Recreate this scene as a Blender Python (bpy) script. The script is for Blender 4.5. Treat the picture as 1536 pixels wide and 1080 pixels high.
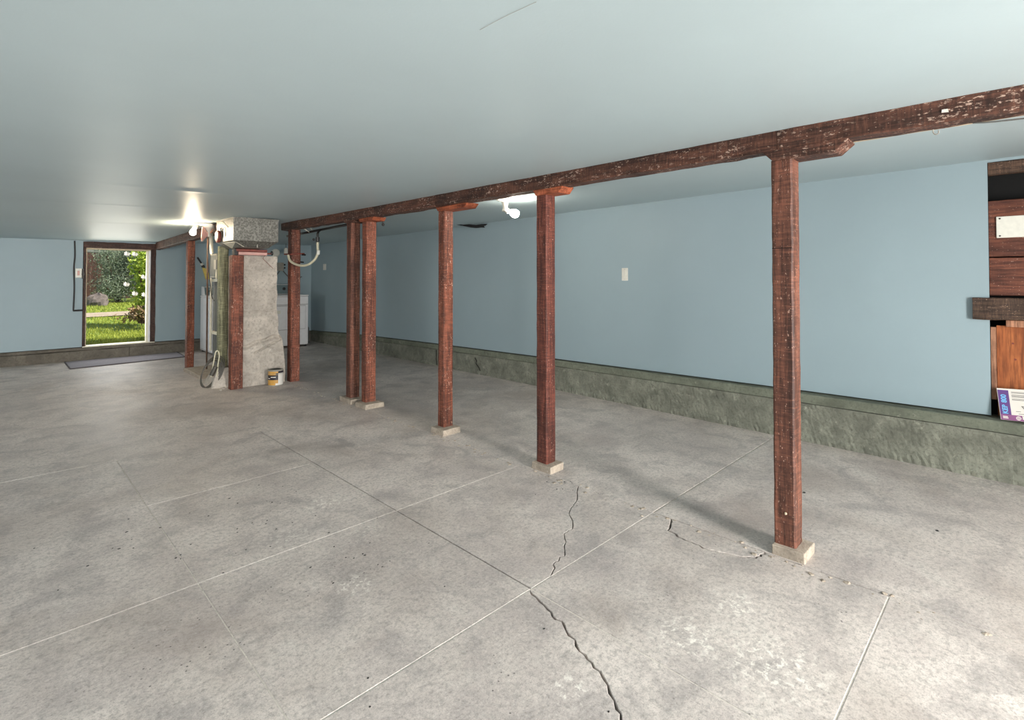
import bpy, math, random
import numpy as np
from mathutils import Vector, Matrix, noise
random.seed(7)
for o in list(bpy.data.objects): bpy.data.objects.remove(o, do_unlink=True)
S = bpy.context.scene
COL = S.collection
R = math.radians

# ------------------------------------------------------------------ camera
FPX, EYE, PITCH, HORIZON = 773.0, 1.25, R(1.0), 418.0
cam = bpy.data.cameras.new('camera')
cam.sensor_width = 36.0
cam.lens = FPX / 1536 * 36
cam.shift_y = (HORIZON - FPX * math.tan(PITCH) - 540) / 1536
cam.clip_start, cam.clip_end = 0.05, 200
camo = bpy.data.objects.new('camera', cam)
camo.location = (0, 0, EYE)
camo.rotation_euler = (R(90) + PITCH, 0, R(-45))
COL.objects.link(camo)
S.camera = camo

# ------------------------------------------------------------------ world, sun, daylight, exposure
w = bpy.data.worlds.new('world'); S.world = w; w.use_nodes = True
nt = w.node_tree; nt.nodes.clear()
wo = nt.nodes.new('ShaderNodeOutputWorld'); bg = nt.nodes.new('ShaderNodeBackground')
sky = nt.nodes.new('ShaderNodeTexSky'); sky.sky_type = 'NISHITA'
sky.sun_disc = False; sky.sun_elevation = R(52); sky.sun_rotation = R(120)
bg.inputs['Strength'].default_value = 0.2
nt.links.new(sky.outputs[0], bg.inputs[0]); nt.links.new(bg.outputs[0], wo.inputs[0])

sun = bpy.data.lights.new('sun', 'SUN'); sun.energy = 7.5; sun.angle = R(0.6); sun.color = (1, .95, .84)
suno = bpy.data.objects.new('sun', sun); COL.objects.link(suno)
suno.rotation_euler = Vector((-.62, .38, -.95)).to_track_quat('-Z', 'Y').to_euler()

def area(name, loc, direction, sx, sy, energy, color):
    l = bpy.data.lights.new(name, 'AREA'); l.shape = 'RECTANGLE'; l.size = sx; l.size_y = sy
    l.energy = energy; l.color = color
    o = bpy.data.objects.new(name, l); COL.objects.link(o); o.location = loc
    o.rotation_euler = Vector(direction).to_track_quat('-Z', 'Z').to_euler()
    return o
# daylight through the entrance behind the photographer, and an added wide fill lamp
le = area('daylight_entrance', (1.75, -2.66, 1.0), (0, 1, -.05), .72, 1.5, 225, (1, .97, .93))
lg = area('added_fill_rear', (-1.65, -2.66, .95), (0, 1, 0), 2.8, 1.6, 118, (1, .985, .96))
le.data.spread = R(150); lg.data.spread = R(105)
# daylight through the garden door and unseen fill lamps added on the left
area('daylight_garden_door', (1.38, 10.42, .98), (0, -1, -.15), .7, 1.4, 13, (1, .97, .9))
area('added_fill_side_near', (-3.66, 1.6, 1.25), (1, 0, -.05), 2.1, .8, 16, (1, .985, .96))
area('added_fill_side_far', (-3.66, 6.6, 1.25), (1, 0, -.05), 2.1, .8, 115, (1, .985, .96))

S.view_settings.view_transform = 'Standard'
S.view_settings.look = 'None'
S.view_settings.exposure = 0.0
S.view_settings.gamma = 1.0
S.view_settings.use_curve_mapping = False

# ------------------------------------------------------------------ helpers
class MB:
    def __init__(s): s.v, s.f = [], []
    def add(s, vs, fs):
        b = len(s.v); s.v += [tuple(p) for p in vs]; s.f += [tuple(i + b for i in f) for f in fs]; return s
    def box(s, x0, x1, y0, y1, z0, z1):
        return s.add([(x0,y0,z0),(x1,y0,z0),(x1,y1,z0),(x0,y1,z0),(x0,y0,z1),(x1,y0,z1),(x1,y1,z1),(x0,y1,z1)],
                     [(0,3,2,1),(4,5,6,7),(0,1,5,4),(1,2,6,5),(2,3,7,6),(3,0,4,7)])
    def frustum(s, a, b):
        """two 4-point loops a (bottom) and b (top)"""
        return s.add(list(a) + list(b), [(3,2,1,0),(4,5,6,7),(0,1,5,4),(1,2,6,5),(2,3,7,6),(3,0,4,7)])
    def prism(s, poly, vec):
        """closed polygon of 3D points swept along vec"""
        n = len(poly); v = Vector(vec)
        pts = [Vector(p) for p in poly]; pts += [p + v for p in pts]
        fs = [tuple(range(n - 1, -1, -1)), tuple(range(n, 2 * n))]
        fs += [(i, (i + 1) % n, n + (i + 1) % n, n + i) for i in range(n)]
        return s.add(pts, fs)
    def lathe(s, prof, seg=24, c=(0,0,0), axis=(0,0,1)):
        """prof: (radius, height) list along axis from c"""
        q = Vector((0,0,1)).rotation_difference(Vector(axis).normalized()); c = Vector(c)
        vs, fs = [], []
        for r, h in prof:
            for k in range(seg):
                a = 2 * math.pi * k / seg
                vs.append(c + q @ Vector((r * math.cos(a), r * math.sin(a), h)))
        for i in range(len(prof) - 1):
            for k in range(seg):
                k2 = (k + 1) % seg
                fs.append((i*seg+k, i*seg+k2, (i+1)*seg+k2, (i+1)*seg+k))
        fs.append(tuple(range(seg - 1, -1, -1))); b = (len(prof) - 1) * seg
        fs.append(tuple(range(b, b + seg)))
        return s.add(vs, fs)
    def tube(s, pts, r, seg=8, smooth=True, sub=6):
        P = [Vector(p) for p in pts]
        if smooth and len(P) > 2:
            Q = []
            for i in range(len(P) - 1):
                p0 = P[max(i-1,0)]; p1 = P[i]; p2 = P[i+1]; p3 = P[min(i+2,len(P)-1)]
                for k in range(sub):
                    t = k / sub
                    Q.append(.5*((2*p1)+(p2-p0)*t+(2*p0-5*p1+4*p2-p3)*t*t+(3*p1-p0-3*p2+p3)*t**3))
            Q.append(P[-1]); P = Q
        t0 = (P[1] - P[0]).normalized()
        n = t0.orthogonal().normalized(); vs, fs = [], []
        for i, p in enumerate(P):
            t = (P[min(i+1,len(P)-1)] - P[max(i-1,0)]).normalized()
            n = (n - t * n.dot(t)).normalized(); b = t.cross(n)
            for k in range(seg):
                a = 2*math.pi*k/seg
                vs.append(p + (n*math.cos(a) + b*math.sin(a)) * r)
        for i in range(len(P) - 1):
            for k in range(seg):
                k2 = (k+1) % seg
                fs.append((i*seg+k, i*seg+k2, (i+1)*seg+k2, (i+1)*seg+k))
        fs.append(tuple(range(seg-1,-1,-1))); e = (len(P)-1)*seg
        fs.append(tuple(range(e, e+seg)))
        return s.add(vs, fs)
    def sphere(s, c, r, seg=16, sq=(1,1,1)):
        prof = [(max(1e-4, r*math.sin(math.pi*i/10)), -r*math.cos(math.pi*i/10)) for i in range(11)]
        b = len(s.v); s.lathe(prof, seg)
        for i in range(b, len(s.v)):
            p = s.v[i]; s.v[i] = (c[0]+p[0]*sq[0], c[1]+p[1]*sq[1], c[2]+p[2]*sq[2])
        return s
    def rough(s, amp, freq, start=0):
        for i in range(start, len(s.v)):
            p = Vector(s.v[i]); s.v[i] = tuple(p + noise.noise_vector(p * freq) * amp)
        return s
    def build(s, name, mat, parent=None, smooth=False, bevel=0, label=None):
        me = bpy.data.meshes.new(name)
        off = parent_loc(parent)
        me.from_pydata([(p[0]-off[0], p[1]-off[1], p[2]-off[2]) for p in s.v], [], s.f)
        me.validate(); me.update()
        if smooth:
            me.polygons.foreach_set('use_smooth', [True] * len(me.polygons))
            try: me.set_sharp_from_angle(angle=R(40))
            except Exception: pass
        me.materials.append(mat)
        o = bpy.data.objects.new(name, me); COL.objects.link(o)
        if parent: o.parent = parent
        if bevel:
            m = o.modifiers.new('bevel', 'BEVEL'); m.width = bevel; m.segments = 2; m.limit_method = 'ANGLE'
        if label: o['label'] = label
        return o
def parent_loc(p):
    v = Vector((0,0,0))
    while p: v += p.location; p = p.parent
    return v
def empty(name, loc, label=None, cat=None, group=None, kind=None):
    o = bpy.data.objects.new(name, None); COL.objects.link(o); o.location = loc
    o.empty_display_size = .05
    return tag(o, label, cat, group, kind)
def tag(o, label=None, cat=None, group=None, kind=None):
    if label: o['label'] = label
    if cat: o['category'] = cat
    if group: o['group'] = group
    if kind: o['kind'] = kind
    return o
def structure(o, label=None, cat=None): return tag(o, label, cat, None, 'structure')

# ------------------------------------------------------------------ materials
class NT:
    def __init__(s, name, rough=.6, spec=.5, metal=0):
        s.m = bpy.data.materials.new(name); s.m.use_nodes = True; s.t = s.m.node_tree
        s.b = s.t.nodes['Principled BSDF']
        s.b.inputs['Roughness'].default_value = rough; s.b.inputs['Metallic'].default_value = metal
        s.b.inputs['Specular IOR Level'].default_value = spec
        s._c = None
    def n(s, t, **k):
        x = s.t.nodes.new(t)
        for a, v in k.items(): setattr(x, a, v)
        return x
    def l(s, a, b): s.t.links.new(a, b)
    def coord(s, kind='Object', scale=(1,1,1), rnd=False, loc=(0,0,0)):
        if kind == 'World': src = s.n('ShaderNodeNewGeometry').outputs['Position']
        else: src = s.n('ShaderNodeTexCoord').outputs[kind]
        if rnd:
            oi = s.n('ShaderNodeObjectInfo'); mu = s.n('ShaderNodeMath', operation='MULTIPLY'); mu.inputs[1].default_value = 37
            s.l(oi.outputs['Random'], mu.inputs[0])
            va = s.n('ShaderNodeVectorMath', operation='ADD'); s.l(src, va.inputs[0]); s.l(mu.outputs[0], va.inputs[1]); src = va.outputs[0]
        mp = s.n('ShaderNodeMapping'); mp.inputs['Scale'].default_value = scale; mp.inputs['Location'].default_value = loc
        s.l(src, mp.inputs[0]); return mp.outputs[0]
    def noise(s, vec, scale, detail=4, rough=.55, dist=0):
        x = s.n('ShaderNodeTexNoise'); x.inputs['Scale'].default_value = scale; x.inputs['Detail'].default_value = detail
        x.inputs['Roughness'].default_value = rough; x.inputs['Distortion'].default_value = dist
        s.l(vec, x.inputs['Vector']); return x.outputs['Fac']
    def vor(s, vec, scale, feat='F1'):
        x = s.n('ShaderNodeTexVoronoi', feature=feat); x.inputs['Scale'].default_value = scale
        s.l(vec, x.inputs['Vector']); return x.outputs['Distance']
    def ramp(s, fac, stops):
        x = s.n('ShaderNodeValToRGB'); e = x.color_ramp.elements
        while len(e) < len(stops): e.new(.5)
        for i, (p, c) in enumerate(stops):
            e[i].position = p
            e[i].color = (c, c, c, 1) if not isinstance(c, tuple) else (*c, 1)
        s.l(fac, x.inputs[0]); return x.outputs[0]
    def mix(s, fac, a, b, mode='MIX'):
        x = s.n('ShaderNodeMix', data_type='RGBA', blend_type=mode)
        for sock, v in ((x.inputs[0], fac), (x.inputs[6], a), (x.inputs[7], b)):
            if isinstance(v, (int, float)): sock.default_value = v
            elif isinstance(v, tuple): sock.default_value = (*v, 1)
            else: s.l(v, sock)
        return x.outputs[2]
    def mul(s, a, b, op='MULTIPLY'):
        x = s.n('ShaderNodeMath', operation=op)
        for i, v in enumerate((a, b)):
            if isinstance(v, (int, float)): x.inputs[i].default_value = v
            else: s.l(v, x.inputs[i])
        return x.outputs[0]
    def col(s, c):
        if isinstance(c, tuple): s.b.inputs['Base Color'].default_value = (*c, 1)
        else: s.l(c, s.b.inputs['Base Color'])
        return s
    def rgh(s, c): s.l(c, s.b.inputs['Roughness']); return s
    def bump(s, h, strength=.3, dist=.01):
        x = s.n('ShaderNodeBump'); x.inputs['Strength'].default_value = strength; x.inputs['Distance'].default_value = dist
        s.l(h, x.inputs['Height']); s.l(x.outputs[0], s.b.inputs['Normal']); return s

def lin(r, g, b):
    f = lambda c: (c/255/12.92) if c <= 10 else ((c/255+.055)/1.055)**2.4
    return (f(r), f(g), f(b))

def m_plain(name, c, rough=.5, metal=0, var=.12, scale=20, spec=.5, bump=0):
    t = NT(name, rough, spec, metal); v = t.coord('Object', rnd=True)
    n = t.noise(v, scale, 3)
    d = tuple(max(0, x * (1 - var)) for x in c); b = tuple(min(1, x * (1 + var)) for x in c)
    t.col(t.ramp(n, [(.3, d), (.7, b)]))
    if bump: t.bump(n, bump, .01)
    return t.m

def m_paint(name, c, rough=.5, seam=False, spec=.35):
    t = NT(name, rough, spec); v = t.coord('World')
    n = t.noise(v, .6, 3); n2 = t.noise(v, 9, 4)
    d = tuple(x * .94 for x in c); b = tuple(min(1, x * 1.05) for x in c)
    base = t.ramp(n, [(.3, d), (.7, b)])
    t.col(t.mix(t.ramp(n2, [(.35, .0), (.75, .10)]), base, tuple(x*.85 for x in c)))
    t.bump(t.noise(v, 130, 2), .06, .004)
    return t.m

def m_wood(name, c, dark, pale=(.55,.42,.36), axis=2, fleck=.64, saw=.45, rough=.62, flecks=True):
    t = NT(name, rough, .35)
    sc = [9, 9, 9]; sc[axis] = .7
    v = t.coord('Object', tuple(sc), rnd=True); vi = t.coord('Object', rnd=True)
    sc2 = [40, 40, 40]; sc2[axis] = 3
    vg = t.coord('Object', tuple(sc2), rnd=True)
    g = t.noise(v, 1.5, 5, .6, .6); g2 = t.noise(vg, 1.6, 5, .65)
    base = t.ramp(g, [(.28, dark), (.5, c), (.72, tuple(min(1, x*1.45) for x in c))])
    base = t.mix(t.ramp(g2, [(.38, .7), (.56, 0.0)]), base, tuple(x*.45 for x in dark))
    blot = t.noise(vi, 5, 4)
    base = t.mix(t.ramp(blot, [(.48, 0.0), (.68, .55)]), base, tuple(x*.6 for x in dark))
    if flecks:
        sc3 = [1, 1, 1]; sc3[axis] = .45
        vf = t.coord('Object', tuple(sc3), rnd=True)
        f1 = t.ramp(t.noise(vf, 85, 4, .65), [(fleck, 0.0), (fleck + .05, 1.0)])
        mask = t.ramp(t.noise(vi, 7, 2), [(.42, 0.0), (.6, 1.0)])
        base = t.mix(t.mul(t.mul(f1, mask), .8), base, pale)
        f2 = t.ramp(t.noise(vf, 170, 2, .5), [(.68, 0.0), (.73, .7)])
        base = t.mix(f2, base, pale)
    st = [14, 14, 14]; st[axis] = 120
    sw = t.noise(t.coord('Object', tuple(st), rnd=True), 1.0, 3, .6)
    base = t.mix(t.ramp(sw, [(.36, saw), (.52, 0.0)]), base, tuple(x*.55 for x in dark))
    base = t.mix(t.ramp(sw, [(.56, 0.0), (.74, saw * .8)]), base, tuple(min(1, x*2.0) for x in c))
    t.col(base); t.bump(t.mix(.5, g2, t.noise(vi, 30, 4)), .5, .006)
    return t.m

def m_floor():
    t = NT('concrete_floor', .55, .4); v = t.coord('World')
    vs = t.coord('World', (1, .5, 1))
    big = t.noise(v, .8, 5, .6, .4); mid = t.noise(v, 4.5, 6, .65, .5); fine = t.noise(v, 45, 5, .7)
    base = t.ramp(big, [(.3, lin(192,181,174)), (.5, lin(216,205,197)), (.72, lin(229,218,210))])
    base = t.mix(t.ramp(mid, [(.36, .6), (.52, 0.0)]), base, lin(156,149,146))
    base = t.mix(t.ramp(mid, [(.56, 0.0), (.74, .45)]), base, lin(222,216,207))
    base = t.mix(t.ramp(fine, [(.33, .6), (.53, 0.0)]), base, lin(140,135,130))
    base = t.mix(t.ramp(fine, [(.60, 0.0), (.76, .5)]), base, lin(232,226,217))
    base = t.mix(t.ramp(t.noise(t.coord('World', loc=(5,2,1)), 2.4, 5, .65, .4), [(.48, 0.0), (.62, .36)]), base, lin(168,157,154))
    sp = t.noise(v, 95, 4, .75)
    base = t.mix(t.ramp(sp, [(.36, .42), (.47, 0.0)]), base, lin(116,109,104))
    base = t.mix(t.ramp(sp, [(.56, 0.0), (.7, .5)]), base, lin(236,230,222))
    vf = t.noise(v, 230, 3, .7)
    base = t.mix(t.ramp(vf, [(.36, .32), (.52, 0.0)]), base, lin(128,122,117))
    # pale plaster spatter, only in places
    pm = t.ramp(t.noise(v, 1.3, 3, .5, .5), [(.60, 0.0), (.70, .5)])
    for cx, cy, r in ((2.02, .80, .13), (1.80, .60, .22), (1.32, 2.78, .16), (1.25, 1.0, .09), (1.72, .85, .16), (1.05, 1.95, .1)):
        dn = t.n('ShaderNodeVectorMath', operation='DISTANCE'); t.l(v, dn.inputs[0]); dn.inputs[1].default_value = (cx, cy, 0)
        pm = t.mul(pm, t.ramp(t.mul(dn.outputs['Value'], 1 / r), [(.3, 1.0), (1.0, 0.0)]), 'MAXIMUM')
    ps = t.ramp(t.noise(v, 34, 6, .75, .25), [(.52, 0.0), (.60, 1.0)])
    base = t.mix(t.mul(t.mul(pm, ps), .85), base, lin(244,238,228))
    # rusty brown traffic staining
    br = t.ramp(t.noise(t.coord('World', (1,1,1), loc=(3.1,7.7,0)), 1.1, 4, .6, .6), [(.5, 0.0), (.7, .45)])
    base = t.mix(br, base, lin(150,136,126))
    # dark oil drips
    dm = t.ramp(t.noise(t.coord('World', loc=(9.2,1.7,0)), 1.7, 2), [(.55, 0.0), (.63, 1.0)])
    dd = t.ramp(t.vor(t.coord('World', (1,1,1)), 34), [(.07, 1.0), (.14, 0.0)])
    base = t.mix(t.mul(t.mul(dm, dd), .8), base, lin(62,58,56))
    t.col(base)
    t.rgh(t.ramp(big, [(.3, .45), (.7, .62)]))
    t.bump(t.mix(.5, mid, fine), .32, .006)
    return t.m

def m_concrete(name, c, var=.35, scale=6, pale=None, bump=.6):
    t = NT(name, .85, .25); v = t.coord('World')
    a = t.noise(v, scale, 6, .65, .4); f = t.noise(v, scale * 8, 5, .7); p = t.noise(v, 2, 3)
    base = t.ramp(a, [(.3, tuple(x*(1-var) for x in c)), (.7, tuple(min(1, x*(1+var)) for x in c))])
    base = t.mix(t.ramp(f, [(.35, .55), (.5, 0.0)]), base, tuple(x*.5 for x in c))
    if pale: base = t.mix(t.ramp(t.noise(v, 14, 5, .7), [(.62, 0.0), (.7, .6)]), base, pale)
    base = t.mix(t.ramp(p, [(.5, 0.0), (.7, .3)]), base, tuple(x*.65 for x in c))
    t.col(base); t.bump(t.mix(.5, a, f), bump, .012)
    return t.m

def m_galv():
    t = NT('galvanised_sheet', .5, .5, .55); v = t.coord('Object')
    a = t.vor(v, 55); n = t.noise(v, 30, 4, .7)
    base = t.ramp(t.mix(.5, a, n), [(.25, lin(84,82,77)), (.5, lin(116,114,107)), (.75, lin(146,144,136))])
    t.col(base); t.rgh(t.ramp(n, [(.3, .4), (.7, .65)])); return t.m

def m_emit(name, c, strength):
    t = NT(name, .3); t.col((1, .95, .85)); t.b.inputs['Emission Color'].default_value = (*c, 1)
    t.b.inputs['Emission Strength'].default_value = strength; return t.m

def m_leaf(name, a, b, trans=.25, scale=8):
    t = NT(name, .5, .4); v = t.coord('Object'); n = t.noise(v, scale, 3, .7)
    t.col(t.ramp(n, [(.3, a), (.7, b)])); 
    return t.m

M = {}
M['wall'] = m_paint('blue_wall_paint', lin(150,168,175), .5)
M['ceil'] = m_paint('ceiling_paint', lin(178,194,198), .45, spec=.4)
M['floor'] = m_floor()
M['joint'] = m_concrete('joint_dust', lin(218,210,200), .12, 8, bump=.2)
M['subfloor'] = m_concrete('dark_subfloor', lin(70,66,62), .3, 8)
M['curb'] = m_concrete('green_grey_concrete', lin(124,125,113), .4, 7, pale=lin(176,176,160))
M['curbtop'] = m_concrete('sill_green_grey', lin(116,120,106), .3, 5, pale=lin(176,176,160))
M['curb2'] = m_concrete('brown_grey_concrete', lin(112,106,96), .35, 5)
M['pad'] = m_concrete('pad_concrete', lin(172,159,144), .3, 12, pale=lin(210,200,186))
M['plaster'] = m_concrete('chimney_plaster', lin(186,177,166), .34, 4, pale=lin(216,208,198), bump=.9)
M['wood'] = m_wood('red_brown_post', lin(120,76,60), lin(68,43,35), lin(205,170,152))
M['woodM'] = m_wood('maroon_post', lin(114,63,51), lin(70,38,32), lin(205,168,150), fleck=.66)
M['woodR'] = m_wood('rust_red_post', lin(132,76,57), lin(78,44,34), lin(215,180,160), fleck=.6)
M['woodY'] = m_wood('beam_wood', lin(96,62,49), lin(48,31,26), lin(200,172,155), axis=1, fleck=.57)
M['woodX'] = m_wood('header_wood', lin(84,56,46), lin(44,28,24), lin(170,140,130), axis=0, fleck=.66)
M['woodO'] = m_wood('orange_bolster', lin(178,98,66), lin(116,56,36), lin(220,170,140), axis=1, fleck=.66)
M['woodD'] = m_wood('dark_jamb', lin(74,50,42), lin(38,26,22), lin(160,135,125), fleck=.68)
M['brownboard'] = m_wood('brown_board', lin(112,66,50), lin(70,38,30), lin(190,160,145), axis=1, fleck=.70, saw=.1)
M['charboard'] = m_wood('weathered_timber', lin(92,70,56), lin(42,32,28), lin(178,150,130), axis=1, fleck=.6)
M['plywood'] = m_wood('orange_plywood', lin(176,104,60), lin(138,74,40), lin(200,140,100), axis=2, fleck=.75, flecks=False, saw=.0)
M['stud'] = m_wood('pale_stud', lin(176,128,100), lin(120,78,58), flecks=False, saw=.1)
M['greenpost'] = m_wood('green_painted_post', lin(140,138,108), lin(92,92,68), lin(170,176,140), fleck=.7)
M['galv'] = m_galv()
M['white'] = m_plain('white_enamel', lin(226,226,228), .3, var=.03)
M['cream'] = m_plain('cream_paint', lin(222,216,196), .5, var=.06)
M['greybox'] = m_plain('grey_metal', lin(150,146,136), .5, var=.1)
M['darkgrey'] = m_plain('dark_grey', lin(96,98,96), .6, var=.12)
M['black'] = m_plain('black_iron', lin(30,27,26), .5, var=.3)
M['void'] = m_plain('painted_cavity_shade', lin(5,5,5), .9, var=.2)
M['console'] = m_plain('teal_grey_console', lin(104,122,126), .4, var=.08)
M['pink'] = m_plain('pink_enamel', lin(206,158,148), .5, var=.08)
M['rust'] = m_plain('rust_red_metal', lin(122,58,46), .55, var=.3, scale=30)
M['hose'] = m_plain('pale_hose', lin(200,194,168), .5, var=.08)
M['cable'] = m_plain('grey_cable', lin(72,68,60), .5, var=.15)
M['plate'] = m_plain('white_plate', lin(222,220,210), .4, var=.05, scale=40)
M['mat'] = m_plain('grey_doormat', lin(140,136,142), .9, var=.12, scale=60, bump=.3)
M['matedge'] = m_plain('doormat_edge', lin(92,86,88), .9, var=.12, scale=60)
M['bulb'] = m_emit('lit_bulb_warm', (1, .82, .58), 480)
M['bulb2'] = m_emit('lit_bulb_white', (1, .93, .80), 260)
M['porcelain'] = m_plain('porcelain', lin(232,228,216), .35, var=.03)
M['grass'] = m_leaf('lawn_grass', lin(124,134,44), lin(182,188,84), scale=3)
M['soil'] = m_leaf('lawn_soil', lin(92,118,34), lin(132,150,60), scale=2)
M['path'] = m_concrete('garden_path', lin(168,152,132), .15, 3, bump=.2)
M['conifer'] = m_leaf('conifer_green', lin(74,86,66), lin(150,162,132), scale=14)
M['rhodo'] = m_leaf('leaf_yellow_green', lin(96,140,34), lin(206,214,92), scale=9)
M['rhodod'] = m_leaf('leaf_bronze', lin(70,84,44), lin(176,140,104), scale=14)
M['petal'] = m_plain('white_petal', lin(214,208,196), .6, var=.04)
M['bark'] = m_plain('bark', lin(80,60,48), .8, var=.3)
M['fence'] = m_wood('fence_brown', lin(104,72,60), lin(70,48,40), flecks=False)
M['siding'] = m_plain('grey_siding', lin(124,124,116), .7, var=.1)
M['rock'] = m_concrete('garden_rock', lin(112,102,96), .4, 9)
M['purple'] = m_plain('purple_print', lin(96,62,126), .5, var=.05)
M['purple2'] = m_plain('plum_print', lin(138,82,128), .5, var=.05)
M['cyan'] = m_plain('cyan_print', lin(112,178,222), .5, var=.03)
M['carton'] = m_plain('carton_white', lin(220,214,206), .6, var=.03)
M['ink'] = m_plain('grey_ink', lin(110,106,104), .6, var=.1)
M['canlabel'] = m_plain('ochre_label', lin(198,150,72), .45, var=.1)
M['ball'] = m_plain('black_label', lin(32,26,38), .45, var=.1)
M['red'] = m_plain('yellow_bristle', lin(222,196,104), .6, var=.1)
M['holedark'] = m_plain('painted_hole_dark', lin(18,17,18), .8, var=.3)
M['trimpale'] = m_plain('pale_batten', lin(196,178,150), .6, var=.15)

# ------------------------------------------------------------------ room shell
XW, YB, XL, YF = 4.50, 10.25, -3.6, -2.6     # right wall, door wall, left wall, wall behind the camera
def interp(tab, x):
    if x <= tab[0][0]: return tab[0][1]
    for (a, b), (c, d) in zip(tab, tab[1:]):
        if x <= c: return b + (d - b) * (x - a) / (c - a)
    return tab[-1][1]
CX = [-3.6, 0, 1.85, 2.5, 4.6]
CT = [(-2.6, [1.80,1.86,1.90,1.922,2.022]), (0.3, [1.80,1.86,1.90,1.922,2.022]), (4.0, [1.80,1.86,1.905,1.930,1.990]),
      (6.5, [1.80,1.86,1.925,1.945,1.960]), (8.04, [1.80,1.845,1.893,1.915,1.950]), (10.4, [1.80,1.824,1.848,1.868,1.925])]
def ceil_raw(x, y):
    return interp([(yy, interp(list(zip(CX, row)), x)) for yy, row in CT], y)
def ceil_z(x, y):
    return sum(ceil_raw(x + dx, y + dy) for dx in (-.25, 0, .25) for dy in (-.4, 0, .4)) / 9
# floor: dark bed, cast slabs with real joints and cracks, dusty joint filler
b = MB().box(XL, 4.62, YF, YB + .05, -.12, -.035)
floor = structure(b.build('floor', M['subfloor']), 'grey concrete floor cast in slabs with joints and cracks', 'floor')
def slab(poly, top=0.0, wob=0):
    """poly counter-clockwise in plan; worn top edge"""
    n = len(poly); c = Vector((sum(p[0] for p in poly)/n, sum(p[1] for p in poly)/n))
    lo = [(x, y, -.035) for x, y in poly]; mid = [(x, y, top - .0015) for x, y in poly]; hi = []
    for i, (x, y) in enumerate(poly):
        a = Vector(poly[i-1]); p = Vector((x, y)); d = Vector(poly[(i+1) % n])
        e1 = (p - a).normalized(); e2 = (d - p).normalized()
        nn = Vector((-e1.y - e2.y, e1.x + e2.x))
        nn = nn.normalized() if nn.length > 1e-6 else Vector((-e1.y, e1.x))
        q = p + nn * .002; hi.append((q.x, q.y, top))
    fs = [tuple(range(2*n, 3*n))]
    for k in (0, 1):
        fs += [(k*n+i, k*n+(i+1) % n, (k+1)*n+(i+1) % n, (k+1)*n+i) for i in range(n)]
    return MB().add(lo + mid + hi, fs).build('floor_slab', M['floor'], floor)
def rect(x0, x1, y0, y1, g=.0025): return [(x0+g,y0+g),(x1-g,y0+g),(x1-g,y1-g),(x0+g,y1-g)]
def wiggle(pts, n=6, amp=.012, seed=0):
    rr = random.Random(seed); out = []
    for a, c in zip(pts, pts[1:]):
        A, C = Vector(a), Vector(c); nn = Vector((-(C-A).y, (C-A).x)).normalized()
        for k in range(n):
            t = k / n; out.append(A.lerp(C, t) + nn * (rr.uniform(-amp, amp) if k else 0))
    out.append(Vector(pts[-1])); return out
def offset(line, d):
    out = []
    for i, p in enumerate(line):
        t = (line[min(i+1, len(line)-1)] - line[max(i-1, 0)]).normalized()
        w = d * (.6 + .8 * abs(math.sin(i * 1.7)))
        out.append((p.x - t.y * w, p.y + t.x * w))
    return out
X1, X2, X3, XR = .60, 1.54, 2.50, 4.55
Y0, Y1, Y2, Y3, Y4 = .40, 1.43, 2.42, 3.44, 4.455
g = .0025
for y0, y1 in ((YF, Y0), (Y0, Y2), (Y2, Y4)): slab(rect(XL, X1, y0, y1))
slab(rect(X1, X2, YF, Y0)); slab(rect(X2, X3, YF, Y0))
# cracked slab 1: corner crack running towards the camera
cr = wiggle([(X2 - .012, Y1), (1.49, 1.30), (1.465, 1.20), (1.40, 1.08), (1.375, .98), (1.29, .86), (1.25, .78), (1.22, .6), (1.2, Y0)], 5, .008, 3)
L = offset(cr, .0035); Rr = offset(cr, -.0035)
L = [(min(x, X2-g), min(max(y, Y0+g), Y1-g)) for x, y in L]; Rr = [(min(x, X2-g), min(max(y, Y0+g), Y1-g)) for x, y in Rr]
# travelling from the far corner towards -Y: left of travel is +X
slab([(X2-g, Y1-g)] + L + [(X2-g, Y0+g)] if L[0][0] < X2-g-.003 else L + [(X2-g, Y0+g)])
slab([(X1+g, Y0+g)] + Rr[::-1] + [(X1+g, Y1-g)])
# slab 2 with the chipped piece beside the nearest post
cr = wiggle([(X3, 1.325), (2.375, 1.28), (2.345, 1.17), (2.34, 1.06), (2.375, .95), (2.42, .875), (X3, .862)], 5, .007, 5)
L = offset(cr, .0042); Rr = offset(cr, -.0042)
cl = lambda P: [(min(x, X3-g), y) for x, y in P]; L, Rr = cl(L), cl(Rr)
slab(L)                                                    # the loose piece
slab([(X2+g, Y0+g), (X3-g, Y0+g)] + Rr[::-1] + [(X3-g, Y1-g), (X2+g, Y1-g)])
slab(rect(X1, X2, Y1, Y2)); slab(rect(X1, X2, Y2, Y3)); slab([(X1+g, Y3+g), (X2-g, Y3+g), (X2-g, Y4-.0005), (X1+g, Y4-.0005)])
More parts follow.
